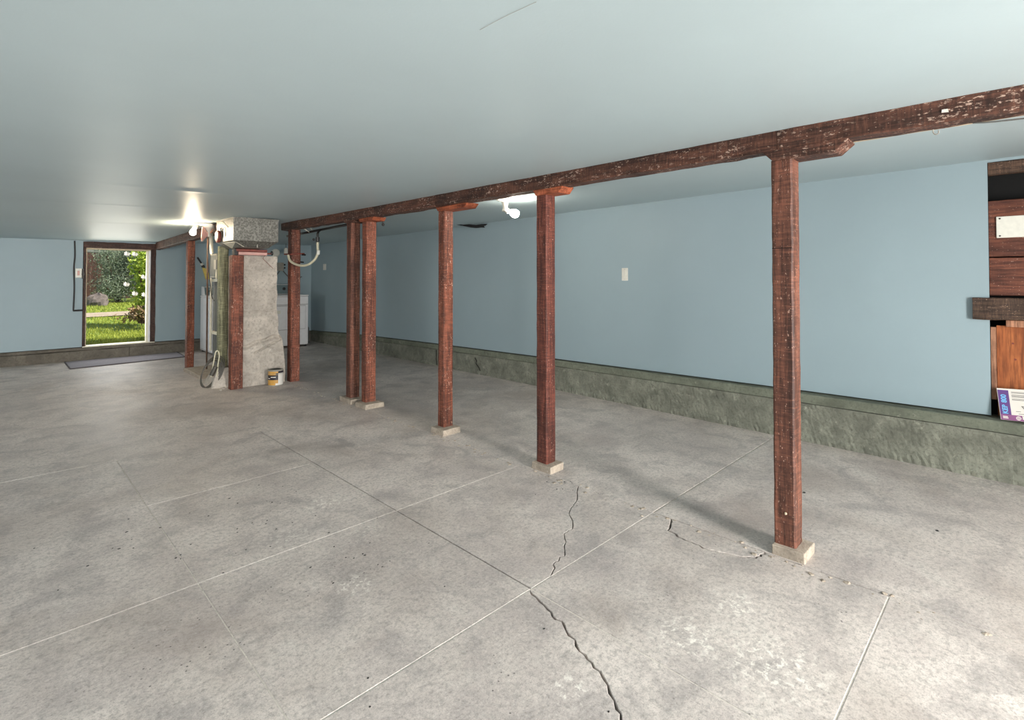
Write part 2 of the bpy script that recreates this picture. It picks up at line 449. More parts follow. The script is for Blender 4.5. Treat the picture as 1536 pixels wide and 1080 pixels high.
# slab 3: thin crack from the joint to the seam
cr = wiggle([(1.66, Y1), (1.76, 1.49), (1.84, 1.50), (1.98, 1.62), (2.06, 1.63), (2.2, 1.76), (2.3, 1.80), (X3, 1.93)], 5, .008, 9)
L = offset(cr, .002); Rr = offset(cr, -.002)
cy = lambda P: [(min(x, X3-g), max(y, Y1+g)) for x, y in P]; L, Rr = cy(L), cy(Rr)
slab(L[::-1][:0] + L + [(X3-g, Y2-g), (X2+g, Y2-g), (X2+g, Y1+g)])
slab([Rr[0]] + [(X3-g, Y1+g)] + Rr[:0:-1])
slab([(X2+g, Y2+g), (X3-.001, Y2+g), (X3-.001, Y4-.0005), (X2+g, Y4-.0005)])
slab([(XL, Y4+.006), (X1-.01, Y4+.006), (X1, Y4+.0005), (XR, Y4+.0005), (XR, YB+.05), (XL, YB+.05)])
slab(rect(X3, XR, YF, Y1, .005)); slab([(X3+.001, Y1+.005), (XR, Y1+.005), (XR, 2.549), (X3+.001, 2.549)]); slab([(X3+.001, 2.551), (XR, 2.551), (XR, Y4-.0005), (X3+.001, Y4-.0005)])
def filler(x0, x1, y0, y1, z=-.0022, mat='joint'):
    MB().box(x0, x1, y0, y1, -.034, z).build('joint_filler', M[mat], floor)
for x, y0, y1 in ((X1, YF, Y4), (X2, YF, Y0), (X2, Y0, Y1), (X3, YF, Y0)): filler(x-.0025, x+.0025, y0, y1)
for y, x0, x1 in ((Y0, XL, X3), (Y1, X1, X3-.01), (Y2, XL, X3), (Y3, X1, X2), (Y4, XL, X1)): filler(x0, x1, y-.0025, y+(.006 if y == Y4 else .0025), -.0016)
filler(X2-.0025, X2+.0025, Y1, Y4, -.005, 'subfloor')
filler(X3, XR, Y1-.005, Y1+.005, -.006)
# patchy rough seam of spilled mortar along the post line
sm = MB()
for k in range(150):
    y = random.uniform(-.6, 6.2); x = X3 + random.gauss(-.01, .025) - .01
    r = random.uniform(.004, .014)
    sm.lathe([(r, 0), (r*.8, r*.25), (r*.3, r*.38)], 6, (x, y, -.0005), (random.uniform(-.2,.2), random.uniform(-.2,.2), 1))
sm.rough(.004, 90)
o = sm.build('mortar_crumbs', M['pad'], floor); o['kind'] = 'stuff'
# small dark chips and pale flakes lying on the floor
fl = MB()
for (cx, cy, n, s, r0) in ((2.45, 2.02, 14, .10, .006), (.86, 2.55, 16, .16, .005), (.42, 3.05, 14, .2, .006), (1.15, 2.2, 14, .15, .005), (3.3, .75, 3, .25, .012), (1.55, .95, 10, .5, .004), (1.1, 3.05, 8, .1, .006)):
    for k in range(n):
        x, y, r = cx + random.gauss(0, s), cy + random.gauss(0, s), r0 * random.uniform(.5, 1.3); a = random.uniform(0, 6)
        e = [(x + r*math.cos(a+q)*random.uniform(.5,1.2), y + .6*r*math.sin(a+q), 0) for q in (0, 1.3, 2.6, 3.9, 5.2)]
        fl.prism(e, (0, 0, .0015))
o = fl.build('dark_chips', M['black'], floor); o['kind'] = 'stuff'

# ceiling
NX, NY = 50, 330
xs = np.linspace(XL - .1, 4.6, NX); ys = np.linspace(YF - .1, YB + .1, NY)
vs, fs = [], []
for j in range(NY):
    for i in range(NX):
        x, y = xs[i], ys[j]
        z = ceil_z(x, y)
        for (yc, xa, xb, h, wd) in ((4.28, .55, 1.35, .006, .05), (5.55, .2, 1.2, .005, .05), (7.3, .3, 1.6, .006, .06)):
            z -= h * math.exp(-((y - yc) / wd) ** 2) / ((1 + math.exp(-(x - xa) * 12)) * (1 + math.exp((x - xb) * 12)))
        z += .004 * noise.noise(Vector((x * .9, y * .9, 0)))
        vs.append((x, y, z))
for j in range(NY - 1):
    for i in range(NX - 1):
        a = j * NX + i; fs.append((a, a + NX, a + NX + 1, a + 1))
cm = MB().add(vs, fs); cm.box(XL - .2, 4.9, YF - .2, YB + .2, 2.12, 2.3)  # box is an unseen roof slab added to block the sun
ceiling = structure(cm.build('ceiling', M['ceil'], smooth=True), 'low grey-white painted plasterboard ceiling', 'ceiling')
cz = ceil_z(.86, .87)
MB().tube([(.855, .97, cz - .001), (.853, .88, ceil_z(.853,.88) - .001), (.858, .78, ceil_z(.858,.78) - .001)], .0005, 5).build('ceiling_crack', M['greybox'], ceiling)

# concrete footing along the right wall
CTOP = [(-2.6, .372), (.186, .371), (1.49, .362), (4.11, .331), (6.08, .308), (7.7, .282), (8.8, .26), (9.86, .215), (10.4, .205)]
CFACE = [(-2.6, 4.36), (0, 4.385), (1.5, 4.42), (4, 4.47), (6, 4.48), (10.4, 4.485)]
def curb(zsel):
    m = MB(); N = 700; rows = 14
    for i in range(N):
        y = YF + (YB + .05 - YF) * i / (N - 1); zt = interp(CTOP, y); xf = interp(CFACE, y)
        zt2 = zt - .075
        prof = [(xf, 0.0)] + [(xf, zt2 * k / 10) for k in range(1, 11)]
        vs = []
        for k, (x, z) in enumerate(prof):
            t = z / zt2
            rough = .003 + .006 * max(0, 1 - t / .2)
            nn = noise.noise(Vector((y * 13, z * 18, 3))) * rough + noise.noise(Vector((y * 45, z * 45, 7))) * rough * 1.2
            vs.append((x + nn - (0.006 if t < .12 else 0), y, z if k else -.01))
        vs.append((4.62, y, zt2)); m.v += vs
    n = 12
    for i in range(N - 1):
        for k in range(n - 1):
            a = i * n + k; m.f.append((a, a + n, a + n + 1, a + 1))
    return m
cb = structure(curb(0).build('baseboard_right', M['curb'], smooth=False), 'rough green-grey concrete footing along the right wall', 'footing')
m = MB(); N = 160
for i in range(N):
    y = YF + (YB + .05 - YF) * i / (N - 1); zt = interp(CTOP, y); xf = interp(CFACE, y) + .006 + .004 * noise.noise(Vector((y * 4, 0, 0)))
    zb = zt - .075 + .005 * abs(noise.noise(Vector((y * 6, 2, 0)))) + .003
    m.v += [(4.6, y, zb), (xf, y, zb), (xf - .001, y, zt - .012), (xf + .006, y, zt - .004), (4.6, y, zt - .002)]
for i in range(N - 1):
    for k in range(4): a = i * 5 + k; m.f.append((a, a + 5, a + 6, a + 1))
m.build('sill', M['curbtop'], cb)
# cracks in the footing, thin dark grooves standing as broken edges
for pts in ([(4.468, 5.15, .21), (4.462, 5.11, .17), (4.465, 5.13, .14), (4.46, 5.06, .09), (4.462, 5.04, .05)], [(4.475, 6.0, .23), (4.47, 6.0, .1), (4.47, 5.98, .02)]):
    MB().tube([(p[0]-.006, p[1], p[2]) for p in pts], .005, 5, False).build('footing_crack', M['void'], cb)

# right wall
OP0, OP1, OPZ = -.95, .174, 1.997
m = MB(); N = 60
for i in range(N):                                         # drywall, its bottom edge following the sill
    y = OP1 + (YB + .05 - OP1) * i / (N - 1); zb = interp(CTOP, y) + .007
    m.v += [(XW, y, zb), (XW, y, 2.1), (XW + .013, y, zb), (XW + .013, y, 2.1)]
for i in range(N - 1):
    a = i * 4; m.f += [(a, a+4, a+5, a+1), (a+2, a+3, a+7, a+6), (a, a+2, a+6, a+4)]
m.f += [(0, 1, 3, 2)]
m.box(XW, XW + .013, YF, OP0, .379, 2.1); m.box(XW, XW + .013, OP0, OP1, OPZ, 2.1)
wr = structure(m.build('wall_right', M['wall']), 'long blue painted plasterboard wall on the right', 'wall')
MB().box(4.62, 4.75, YF - .2, YB + .2, -.1, 2.15).build('outer_sheathing', M['void'], wr)  # coloured near black, the cavity's shade put into the sheathing colour
# what shows in the cut-out of the drywall
def timber(mb, x0, x1, y0, y1, z0, z1, axis, ch=.006, jit=.003, n=24, seed=0):
    """long piece with chamfered, slightly worn edges along axis 0/1/2"""
    lo = [x0, y0, z0]; hi = [x1, y1, z1]; a1, a2 = [k for k in range(3) if k != axis]
    oct_ = [(0,ch,0,0),(0,0,0,ch),(0,0,1,-ch),(0,ch,1,0),(1,-ch,1,0),(1,0,1,-ch),(1,0,0,ch),(1,-ch,0,0)]
    base = len(mb.v)
    for i in range(n + 1):
        t = i / n; c = lo[axis] + (hi[axis] - lo[axis]) * t
        for q, (s1, o1, s2, o2) in enumerate(oct_):
            p = [0, 0, 0]; p[axis] = c
            p[a1] = (hi if s1 else lo)[a1] + o1; p[a2] = (hi if s2 else lo)[a2] + o2
            v = Vector(p); d = noise.noise_vector(v * 9 + Vector((seed, q * .37, seed * .5))) * jit + noise.noise_vector(v * 40 + Vector((q, seed, 0))) * jit * .5
            d[axis] = 0; mb.v.append(tuple(v + d))
    for i in range(n):
        for q in range(8):
            q2 = (q + 1) % 8; a = base + i * 8
            f = (a + q, a + q2, a + 8 + q2, a + 8 + q)
            mb.f.append(f if axis != 1 else f[::-1])
    mb.f.append(tuple(range(base, base + 8))); e = base + n * 8; mb.f.append(tuple(range(e + 7, e - 1, -1)))
    return mb
timber(MB(), XW + .002, XW + .05, OP0, OP1 - .003, 1.915, OPZ - .003, 1, .003, .003, seed=1).build('head_plank', M['charboard'], wr)
timber(MB(), XW + .016, XW + .045, OP0, OP1 - .002, 1.39, 1.747, 1, .003, .003, seed=2).build('board', M['brownboard'], wr)
timber(MB(), XW + .016, XW + .045, OP0, OP1 - .002, 1.143, 1.382, 1, .003, .003, seed=3).build('board', M['brownboard'], wr)
pl = MB().box(XW + .006, XW + .015, -.36, .137, 1.509, 1.645).build('metal_plate', M['plate'], wr, bevel=.004)
for y in (.12, -.34, -.11):
    for z in (1.522, 1.632): MB().sphere((XW + .006, y, z), .005, 8).build('screw', M['black'], pl)
timber(MB(), XW - .03, XW + .05, OP0 - .1, .254, .989, 1.128, 1, .006, .005, seed=4).build('ledger_timber', M['charboard'], wr)
MB().box(XW + .02, XW + .06, OP0, .10, .945, .988).build('pale_cleat', M['stud'], wr, bevel=.003)
MB().box(XW + .05, XW + .062, OP0, OP1 - .03, .375, .95).build('plywood_panel', M['plywood'], wr)
timber(MB(), XW + .014, XW + .055, OP1 - .028, OP1 - .002, .48, .94, 2, .002, .001, seed=5).build('stud', M['stud'], wr)
timber(MB(), XW + .014, XW + .055, OP0, OP0 + .03, .38, .94, 2, .002, .001, seed=6).build('stud', M['stud'], wr)
for y, z in ((.07, .84), (.06, .74), (-.1, .8)): MB().lathe([(.006, 0), (.006, .003)], 8, (XW + .0505, y, z), (-1, 0, 0)).build('knot', M['rust'], wr)

# door wall
DX0, DX1, DZ0, DZ1 = .985, 1.80, .195, 1.715
m = MB()
m.box(XL, .935, YB, YB + .13, .204, 2.1); m.box(1.87, 4.62, YB, YB + .13, .204, 2.1); m.box(.935, 1.87, YB, YB + .13, 1.82, 2.1)
wb = structure(m.build('wall_back', M['wall']), 'blue painted end wall with the garden door', 'wall')
m = MB()
for (xa, xb) in ((XL, 1.52), (1.526, 4.48)):
    timber(m, xa, xb, YB - .03, YB + .2, -.01, .15, 0, .006, .008, 60, seed=8)
cb2 = structure(m.build('baseboard_back', M['curb2']), 'dark concrete footing below the end wall', 'footing')
timber(MB(), XL, 4.48, YB - .015, YB + .16, .154, .196, 0, .004, .004, 60, seed=9).build('sill', M['curb2'], cb2)
# side and rear walls, out of view
m = MB()
for (ya, yb, za, zb) in ((YF - .15, .5, -.1, 2.1), (2.7, 5.5, -.1, 2.1), (7.7, YB + .15, -.1, 2.1), (.5, 2.7, -.1, .8), (.5, 2.7, 1.7, 2.1), (5.5, 7.7, -.1, .8), (5.5, 7.7, 1.7, 2.1)):
    m.box(XL - .15, XL, ya, yb, za, zb)
structure(m.build('wall_left', M['wall']), 'blue painted side wall with two openings added for fill light', 'wall')
for i, ya in enumerate((.5, 5.5)):  # unseen frames added around the openings of the side fill lamps
    t = empty('added_window_%d' % (i + 1), (XL, ya + 1.1, .8), 'wide white-framed opening added for fill light in the side wall, ' + ('nearer the viewer' if i == 0 else 'nearer the end wall'), 'added_window', kind='structure')
    for (a, b_, c_, d_) in ((ya, ya + .04, .8, 1.7), (ya + 2.16, ya + 2.2, .8, 1.7), (ya, ya + 2.2, .8, .84), (ya, ya + 2.2, 1.66, 1.7)):
        MB().box(XL - .06, XL + .01, a, b_, c_, d_).build('frame_bar', M['white'], t)
    MB().box(XL - .05, XL, ya + 1.08, ya + 1.12, .84, 1.66).build('mullion', M['white'], t)
m = MB()
m.box(XL, -3.1, YF - .13, YF, -.1, 2.1); m.box(-.2, 1.2, YF - .13, YF, -.1, 2.1); m.box(2.3, 4.62, YF - .13, YF, -.1, 2.1)
m.box(-3.1, -.2, YF - .13, YF, 1.78, 2.1); m.box(1.2, 2.3, YF - .13, YF, 1.78, 2.1)
structure(m.build('wall_front', M['wall']), 'blue wall with an open doorway and an added wide one behind the viewer', 'wall')
for i, (xa, xb) in enumerate(((-3.1, -.2), (1.2, 2.3))):  # the wide doorway is added, unseen, for the rear fill lamp
    t = empty('door_%d' % (i + 2), (xa, YF, 0), 'open brown timber doorway behind the viewer, ' + ('wide, added for fill light' if i == 0 else 'narrow'), 'doorway', kind='structure')
    for xx in (xa, xb - .04): timber(MB(), xx, xx + .04, YF - .12, YF + .01, 0, 1.74, 2, seed=xx).build('jamb', M['woodD'], t)
    timber(MB(), xa, xb, YF - .12, YF + .01, 1.74, 1.78, 0, seed=3).build('header', M['woodX'], t)

# garden door frame
dr = empty('door_1', (1.4, YB, .2), 'open garden doorway with dark weathered wooden frame', 'doorway', kind='structure')
timber(MB(), .938, 1.93, YB - .035, YB + .12, 1.728, 1.822, 0, .005, .006, seed=11).build('header', M['woodX'], dr)
timber(MB(), .975, 1.80, YB + .01, YB + .13, 1.706, 1.728, 0, .003, .002, seed=12).build('head_stop', M['trimpale'], dr)
timber(MB(), .938, .972, YB - .015, YB + .13, .2, 1.728, 2, .004, .004, seed=13).build('jamb', M['woodD'], dr)
timber(MB(), .972, .985, YB + .02, YB + .10, .205, 1.71, 2, .002, .002, seed=14).build('door_stop', M['trimpale'], dr)
timber(MB(), 1.80, 1.868, YB - .02, YB + .13, .2, 1.728, 2, .005, .006, seed=15).build('jamb', M['woodD'], dr)
timber(MB(), 1.775, 1.80, YB + .0, YB + .13, .205, 1.71, 2, .002, .001, seed=16).build('door_stop', M['white'], dr)
MB().box(1.748, 1.775, YB + .02, YB + .10, .213, 1.706).build('door_stop', M['cream'], dr, bevel=.004)
MB().box(.938, 1.868, YB - .02, YB + .2, .196, .212).build('threshold', M['cream'], dr, bevel=.004)
MB().box(.925, .945, YB - .03, YB + .002, 1.25, 1.40).build('latch_plate', M['black'], dr, bevel=.002)
MB().lathe([(.012, 0), (.012, .02), (.02, .022), (.02, .03)], 10, (.935, YB - .03, 1.32), (0, -1, 0)).build('latch_knob', M['black'], dr)

# ------------------------------------------------------------------ beams
def beam(y0, y1, x0, x1, zb0, zt0, zb1, zt1, label, group, seed):
    m = MB(); timber(m, x0, x1, y0, y1, 0, 1, 1, .006, .005, max(12, int((y1-y0)*14)), seed)
    for i, p in enumerate(m.v):
        t = (p[1] - y0) / (y1 - y0); zb = zb0 + (zb1 - zb0) * t; zt = zt0 + (zt1 - zt0) * t
        k = p[2] if -.02 < p[2] < 1.02 else round(p[2])
        fr = 0 if p[2] < .5 else 1
        m.v[i] = (p[0], p[1], (zb if fr == 0 else zt) + (p[2] - fr))
    r = empty('ceiling_beam', (.5*(x0+x1), y0, zb0), label, 'beam', group)
    m.build('timber', M['woodY'], r)
    return r
BG = 'red brown ceiling beams'
b1 = beam(-2.58, .80, 2.51, 2.61, 1.836, 1.930, 1.838, 1.930, 'red-brown paint-flecked ceiling beam running from the nearest post out of frame on the right', BG, 1)
b2 = beam(.802, 3.40, 2.512, 2.612, 1.838, 1.930, 1.838, 1.936, 'dark red-brown ceiling beam spanning the nearest three single posts', BG, 2)
b3 = beam(3.402, 6.60, 2.512, 2.612, 1.836, 1.936, 1.850, 1.952, 'dark ceiling beam over the double post ending behind the metal duct', BG, 3)
b4 = beam(6.75, YB - .04, 1.855, 1.955, 1.80, 1.925, 1.738, 1.85, 'short brown ceiling beam from the light by the duct to the garden door', BG, 4)
# pale battens let into the beam's far lower edge, paint scraps and a hook
timber(MB(), 2.614, 2.634, -2.5, .53, 1.842, 1.862, 1, .002, .002, 30, seed=5).build('batten', M['trimpale'], b1)
timber(MB(), 2.616, 2.634, .95, 2.1, 1.846, 1.862, 1, .002, .002, 30, seed=6).build('batten', M['trimpale'], b2)
for y, z, s in ((.21, 1.880, .007),):
    MB().add([(2.5085, y - s*1.4, z - s), (2.5085, y + s*1.6, z - s*.7), (2.5085, y + s*1.4, z + s*.9), (2.5085, y - s, z + s*.8),
              (2.512, y - s*1.4, z - s), (2.512, y + s*1.6, z - s*.7), (2.512, y + s*1.4, z + s*.9), (2.512, y - s, z + s*.8)],
             [(0,1,2,3),(7,6,5,4),(0,4,5,1),(1,5,6,2),(2,6,7,3),(3,7,4,0)]).build('paper_scrap', M['plate'], b1)
yh = .255
MB().tube([(2.60, yh, 1.84), (2.60, yh, 1.825), (2.60, yh - .008, 1.816), (2.60, yh - .016, 1.82), (2.60, yh - .016, 1.83)], .002, 6).build('screw_hook', M['greybox'], b1)
MB().tube([(2.62, .14, 1.842), (2.62, .05, 1.832), (2.62, -.15, 1.826), (2.62, -.5, 1.84)], .003, 6).build('wire', M['darkgrey'], b1)

# ------------------------------------------------------------------ posts
def post(x0, x1, y0, y1, zt, label, mat='wood', pad=None, cap=None, z0=.045, seed=0, capmat='woodO', lean=0):
    r = empty('support_post', ((x0+x1)/2, (y0+y1)/2, 0), label, 'post', 'red brown support posts')
    m = timber(MB(), x0, x1, y0, y1, z0 - .002, zt, 2, .007, .0022, 60, seed)
    if lean: m.v = [(p[0], p[1] + lean * (p[2] - 1.0), p[2]) for p in m.v]
    m.build('shaft', M[mat], r)
    if pad:
        px0, px1, py0, py1 = pad
        m = MB(); e = .006
        m.frustum([(px0-.001,py0-.001,-.005),(px1+.001,py0-.001,-.005),(px1+.001,py1+.001,-.005),(px0-.001,py1+.001,-.005)],
                  [(px0,py0,z0),(px1,py0,z0),(px1,py1,z0),(px0,py1,z0)])
        m.rough(.006, 25).build('concrete_pad', M['pad'], r, bevel=.004)
    if cap:
        cy0, cy1, zb, ztop, ch = cap
        poly = [(x0 - .016, cy0, ztop), (x0 - .016, cy0, ztop - .006), (x0 - .016, cy0 + ch, zb), (x0 - .016, cy1 - ch*.8, zb), (x0 - .016, cy1, ztop - .006), (x0 - .016, cy1, ztop)]
        m = MB().prism(poly, (x1 - x0 + .028, 0, 0)); m.rough(.003, 20)
        m.build('bolster', M[capmat], r, bevel=.003)
    return r
post(2.532, 2.632, .745, .835, 1.796, 'nearest and tallest red-brown post, on the right in front of the blue wall', 'wood', (2.512, 2.655, .703, .838), (.525, .865, 1.793, 1.841, .05), .046, 1, 'woodY')
post(2.538, 2.628, 2.218, 2.312, 1.803, 'second nearest red-brown post with smooth maroon shaft, right of the lit bulb', 'woodM', (2.515, 2.645, 2.168, 2.33), (2.075, 2.325, 1.801, 1.841, .03), .045, 2)
post(2.572, 2.668, 3.352, 3.436, 1.806, 'bright rust-red post with white flecks, left of the torn hole in the wall', 'woodR', (2.515, 2.69, 3.285, 3.45), (3.05, 3.45, 1.804, 1.841, .035), .045, 3)
post(2.550, 2.660, 4.558, 4.648, 1.812, 'right-hand reddish post of the close pair in the middle', 'woodR', (2.50, 2.70, 4.47, 4.67), (4.40, 4.69, 1.810, 1.845, .03), .045, 4)
post(2.538, 2.640, 4.842, 4.942, 1.820, 'left-hand darker grooved post of the close pair in the middle', 'wood', (2.50, 2.66, 4.76, 5.0), (4.78, 4.97, 1.818, 1.848, .02), .045, 5, 'woodY')
post(2.530, 2.643, 6.322, 6.432, 1.852, 'red-brown post beside the paint can and the white dryer', 'woodR', None, None, 0, 6)
post(1.876, 2.000, 6.338, 6.440, 1.515, 'broad rough reddish post standing against the plastered chimney', 'woodR', None, None, 0, 7)
post(1.866, 1.955, 8.205, 8.310, 1.79, 'slim reddish post left of the washer, under the short beam', 'woodR', None, None, 0, 8)
p1 = bpy.data.objects['support_post']
MB().box(2.5305, 2.534, .748, .832, 1.388, 1.391).build('saw_cut', M['void'], p1)
MB().sphere((2.532, .785, .19), .006, 8).build('nail_head', M['trimpale'], p1)
# ------------------------------------------------------------------ chimney, green post and duct
ch = empty('chimney', (2.2, 6.7, 0), 'crumbling grey-white plastered chimney breast with bulging base', 'chimney')
m = MB(); NZ, NU = 150, 40
XR_T = [(0, 2.50), (.30, 2.495), (.48, 2.475), (.60, 2.43), (.75, 2.425), (1.2, 2.415), (1.52, 2.412)]
YF_T = [(0, 6.40), (.25, 6.405), (.45, 6.42), (.55, 6.435), (.60, 6.462), (.8, 6.46), (1.52, 6.462)]
loop = 4 * NU
for k in range(NZ + 1):
    z = 1.52 * k / NZ; xr = interp(XR_T, z); yf = interp(YF_T, z)
    cs = [(1.97, yf), (xr, yf), (xr, 7.0), (1.97, 7.0)]
    for e in range(4):
        for q in range(NU):
            t = q / NU; a, c = cs[e], cs[(e+1) % 4]
            p = Vector((a[0] + (c[0]-a[0])*t, a[1] + (c[1]-a[1])*t, z))
            d = noise.noise_vector(p * 5) * .012 + noise.noise_vector(p * 18) * .006 + noise.noise_vector(p * 50) * .003
            fold = .035 * math.exp(-((z - .50 - .18*(p.x - 2.2) - .04*noise.noise(Vector((p.x*7, 1, 2)))) / .022) ** 2) + .02 * math.exp(-((z - .40 - .45*(p.x - 2.2)) / .01) ** 2) * (p.x > 2.15) + .010 * math.exp(-((z - .86 - .05*(p.x-2.2)) / .012) ** 2)+ .008 * math.exp(-((z - 1.12) / .01) ** 2)
            if e == 0: d.y += fold
            m.v.append((p.x + d.x, p.y + d.y, z))
for k in range(NZ):
    for q in range(loop):
        a = k * loop; q2 = (q + 1) % loop; m.f.append((a + q, a + q2, a + loop + q2, a + loop + q))
m.f.append(tuple(range(NZ * loop, NZ * loop + loop)))
m.build('plaster_body', M['plaster'], ch)
fm = MB().frustum([(1.74, 6.56, -.01), (1.97, 6.47, -.01), (1.97, 7.05, -.01), (1.76, 7.02, -.01)], [(1.815, 6.63, .228), (1.955, 6.62, .228), (1.955, 6.8, .215), (1.82, 6.8, .21)])
fm.v = [tuple(Vector(p)) for p in fm.v]; fm.rough(.02, 14).build('footing_mound', M['plaster'], ch, bevel=.012)
tag(MB().box(1.80, 2.3, 7.3, 8.08, -.01, .045).rough(.008, 9).build('concrete_step', M['pad'], bevel=.008), 'low concrete step on the floor behind the green post', 'step')
for k in range(14):
    x, y = 1.74 + random.random() * .2, 6.36 + random.random() * .18
    MB().sphere((x, y, .006), random.uniform(.008, .022), 7, (1, .9, .6)).rough(.006, 60).build('rubble', M['plaster'], ch)
r = empty('green_post', (1.885, 6.70, .22), 'green painted timber post left of the chimney', 'post')
timber(MB(), 1.838, 1.932, 6.652, 6.752, .222, 1.63, 2, .012, .003, 30, 21).build('shaft', M['greenpost'], r)
# lintel boards between chimney and duct
r = empty('lintel', (2.1, 6.38, 1.52), 'pink and rusty boards wedged between the chimney and the duct', 'lintel')
timber(MB(), 1.945, 2.255, 6.345, 6.43, 1.522, 1.558, 0, .004, .002, 16, 22).build('pink_board', M['pink'], r, label='pale pink board')
timber(MB(), 1.925, 2.262, 6.36, 6.46, 1.560, 1.592, 0, .004, .003, 16, 23).build('rusty_board', M['rust'], r)
MB().box(1.905, 1.94, 6.36, 6.44, 1.517, 1.59).build('bracket', M['black'], r, bevel=.003)
MB().tube([(2.255, 6.36, 1.545), (2.30, 6.35, 1.545)], .008, 8, False).build('spigot', M['rust'], r)
MB().lathe([(.012, 0), (.024, .006), (.024, .02), (.012, .026)], 12, (2.298, 6.35, 1.55), (1, -.3, .2)).build('spigot_handle', M['black'], r)
MB().tube([(2.24, 6.35, 1.525), (2.245, 6.44, 1.49), (2.30, 6.437, 1.43), (2.36, 6.436, 1.37)], .0022, 5).build('wire', M['rust'], r)
# duct
DXA, DXB, DYA, DYB = 1.812, 2.283, 6.08, 6.70
dz = ceil_z(2.05, 6.2) - .003
d = empty('air_duct', (2.05, 6.39, 1.6), 'galvanised sheet metal duct box hanging from the ceiling over the chimney', 'duct')
MB().box(DXA, DXB, DYA, DYB, 1.668, dz).build('duct_body', M['galv'], d, bevel=.002)
MB().frustum([(1.90, 6.16, 1.598), (2.20, 6.16, 1.598), (2.20, 6.62, 1.598), (1.90, 6.62, 1.598)], [(DXA+.004, DYA+.004, 1.667), (DXB-.004, DYA+.004, 1.667), (DXB-.004, DYB-.004, 1.667), (DXA+.004, DYB-.004, 1.667)]).build('tapered_boot', M['galv'], d)
for (a, c) in (((DXA - .004, DYA - .004), (DXA + .012, DYA + .012)), ):
    MB().box(a[0], c[0], a[1], c[1], 1.668, dz).build('corner_seam', M['galv'], d)
MB().box(DXA - .003, DXB + .003, DYA - .006, DYA, dz - .02, dz).build('top_flange', M['galv'], d)
MB().box(DXA - .006, DXA, DYA, DYB, dz - .02, dz).build('top_flange', M['galv'], d)
MB().prism([(DXA - .006, 6.50, dz - .015), (DXA - .006, 6.485, dz - .015), (DXA - .006, 6.26, dz - .105), (DXA - .006, 6.275, dz - .11)], (.006, 0, 0)).build('stiffener', M['cream'], d)
MB().box(2.06, 2.14, DYA - .004, DYA, 1.70, 1.712).build('seam_tab', M['galv'], d)
MB().tube([(2.19, DYA - .003, 1.70), (2.19, DYA - .003, 1.665)], .002, 5, False).build('seam_pin', M['black'], d)
MB().box(2.065, 2.075, 6.12, 6.13, 1.60, 1.66).build('hanger_tab', M['greybox'], d)
MB().add([(1.80, 6.42, 1.655), (1.835, 6.10, 1.655), (1.94, 6.14, 1.605), (1.90, 6.44, 1.60), (1.80, 6.42, 1.651), (1.835, 6.10, 1.651), (1.94, 6.14, 1.601), (1.90, 6.44, 1.596)],
         [(0,1,2,3),(7,6,5,4),(0,4,5,1),(1,5,6,2),(2,6,7,3),(3,7,4,0)]).build('bent_flap', M['cream'], d)
MB().lathe([(.066, 0), (.07, .01), (.07, .028), (.055, .034), (.02, .036)], 20, (DXA, 6.58, 1.735), (-1, 0, 0)).build('inspection_cap', M['rust'], d)
MB().tube([(DXA - .006, 6.50, 1.79), (DXA - .02, 6.47, 1.825), (DXA - .02, 6.42, 1.82), (DXA - .015, 6.40, 1.77), (DXA - .01, 6.41, 1.72)], .006, 6).build('wire_loop', M['black'], d)

# ------------------------------------------------------------------ wiring and lamp by the chimney
e = empty('electric_panel', (1.93, 7.05, .2), 'grey electrical board with cream battens and meter box beside the green post', 'panel')
MB().box(1.925, 1.955, 6.80, 7.24, .18, 1.56).build('backboard', M['darkgrey'], e)
for z in (1.23, .58): MB().box(1.905, 1.925, 6.80, 7.24, z - .018, z + .018).build('batten', M['cream'], e, bevel=.002)
MB().box(1.87, 1.925, 6.90, 7.19, 1.26, 1.555).build('meter_box', M['greybox'], e, bevel=.006)
MB().box(1.866, 1.872, 6.92, 7.17, 1.28, 1.535).build('meter_door', M['darkgrey'], e, bevel=.003)
MB().box(1.835, 1.88, 6.80, 6.88, 1.36, 1.475).build('switch_box', M['greybox'], e, bevel=.004)
MB().tube([(1.90, 7.225, .35), (1.90, 7.225, 1.58), (1.86, 7.1, 1.66), (1.85, 7.02, 1.72)], .013, 8, False).build('conduit', M['cream'], e)
MB().tube([(1.86, 6.86, 1.25), (1.86, 6.86, 1.36)], .009, 8, False).build('conduit', M['cream'], e)
MB().tube([(1.835, 7.02, 1.80), (1.85, 7.02, 1.56)], .022, 10, False).build('conduit_drop', M['cream'], e)
r = empty('ground_rod', (1.835, 7.14, .045), 'thin dark rod hanging in front of the washer beside the electrical board', 'rod')
MB().tube([(1.80, 6.95, 1.79), (1.815, 7.05, 1.74), (1.83, 7.12, 1.6), (1.835, 7.14, 1.3), (1.838, 7.145, .7), (1.838, 7.145, .14)], .010, 8).build('rod', M['bark'], r)
MB().tube([(1.828, 7.11, 1.62), (1.84, 7.08, 1.3), (1.855, 7.03, 1.05), (1.87, 6.98, .98)], .005, 6).build('cable', M['black'], r)

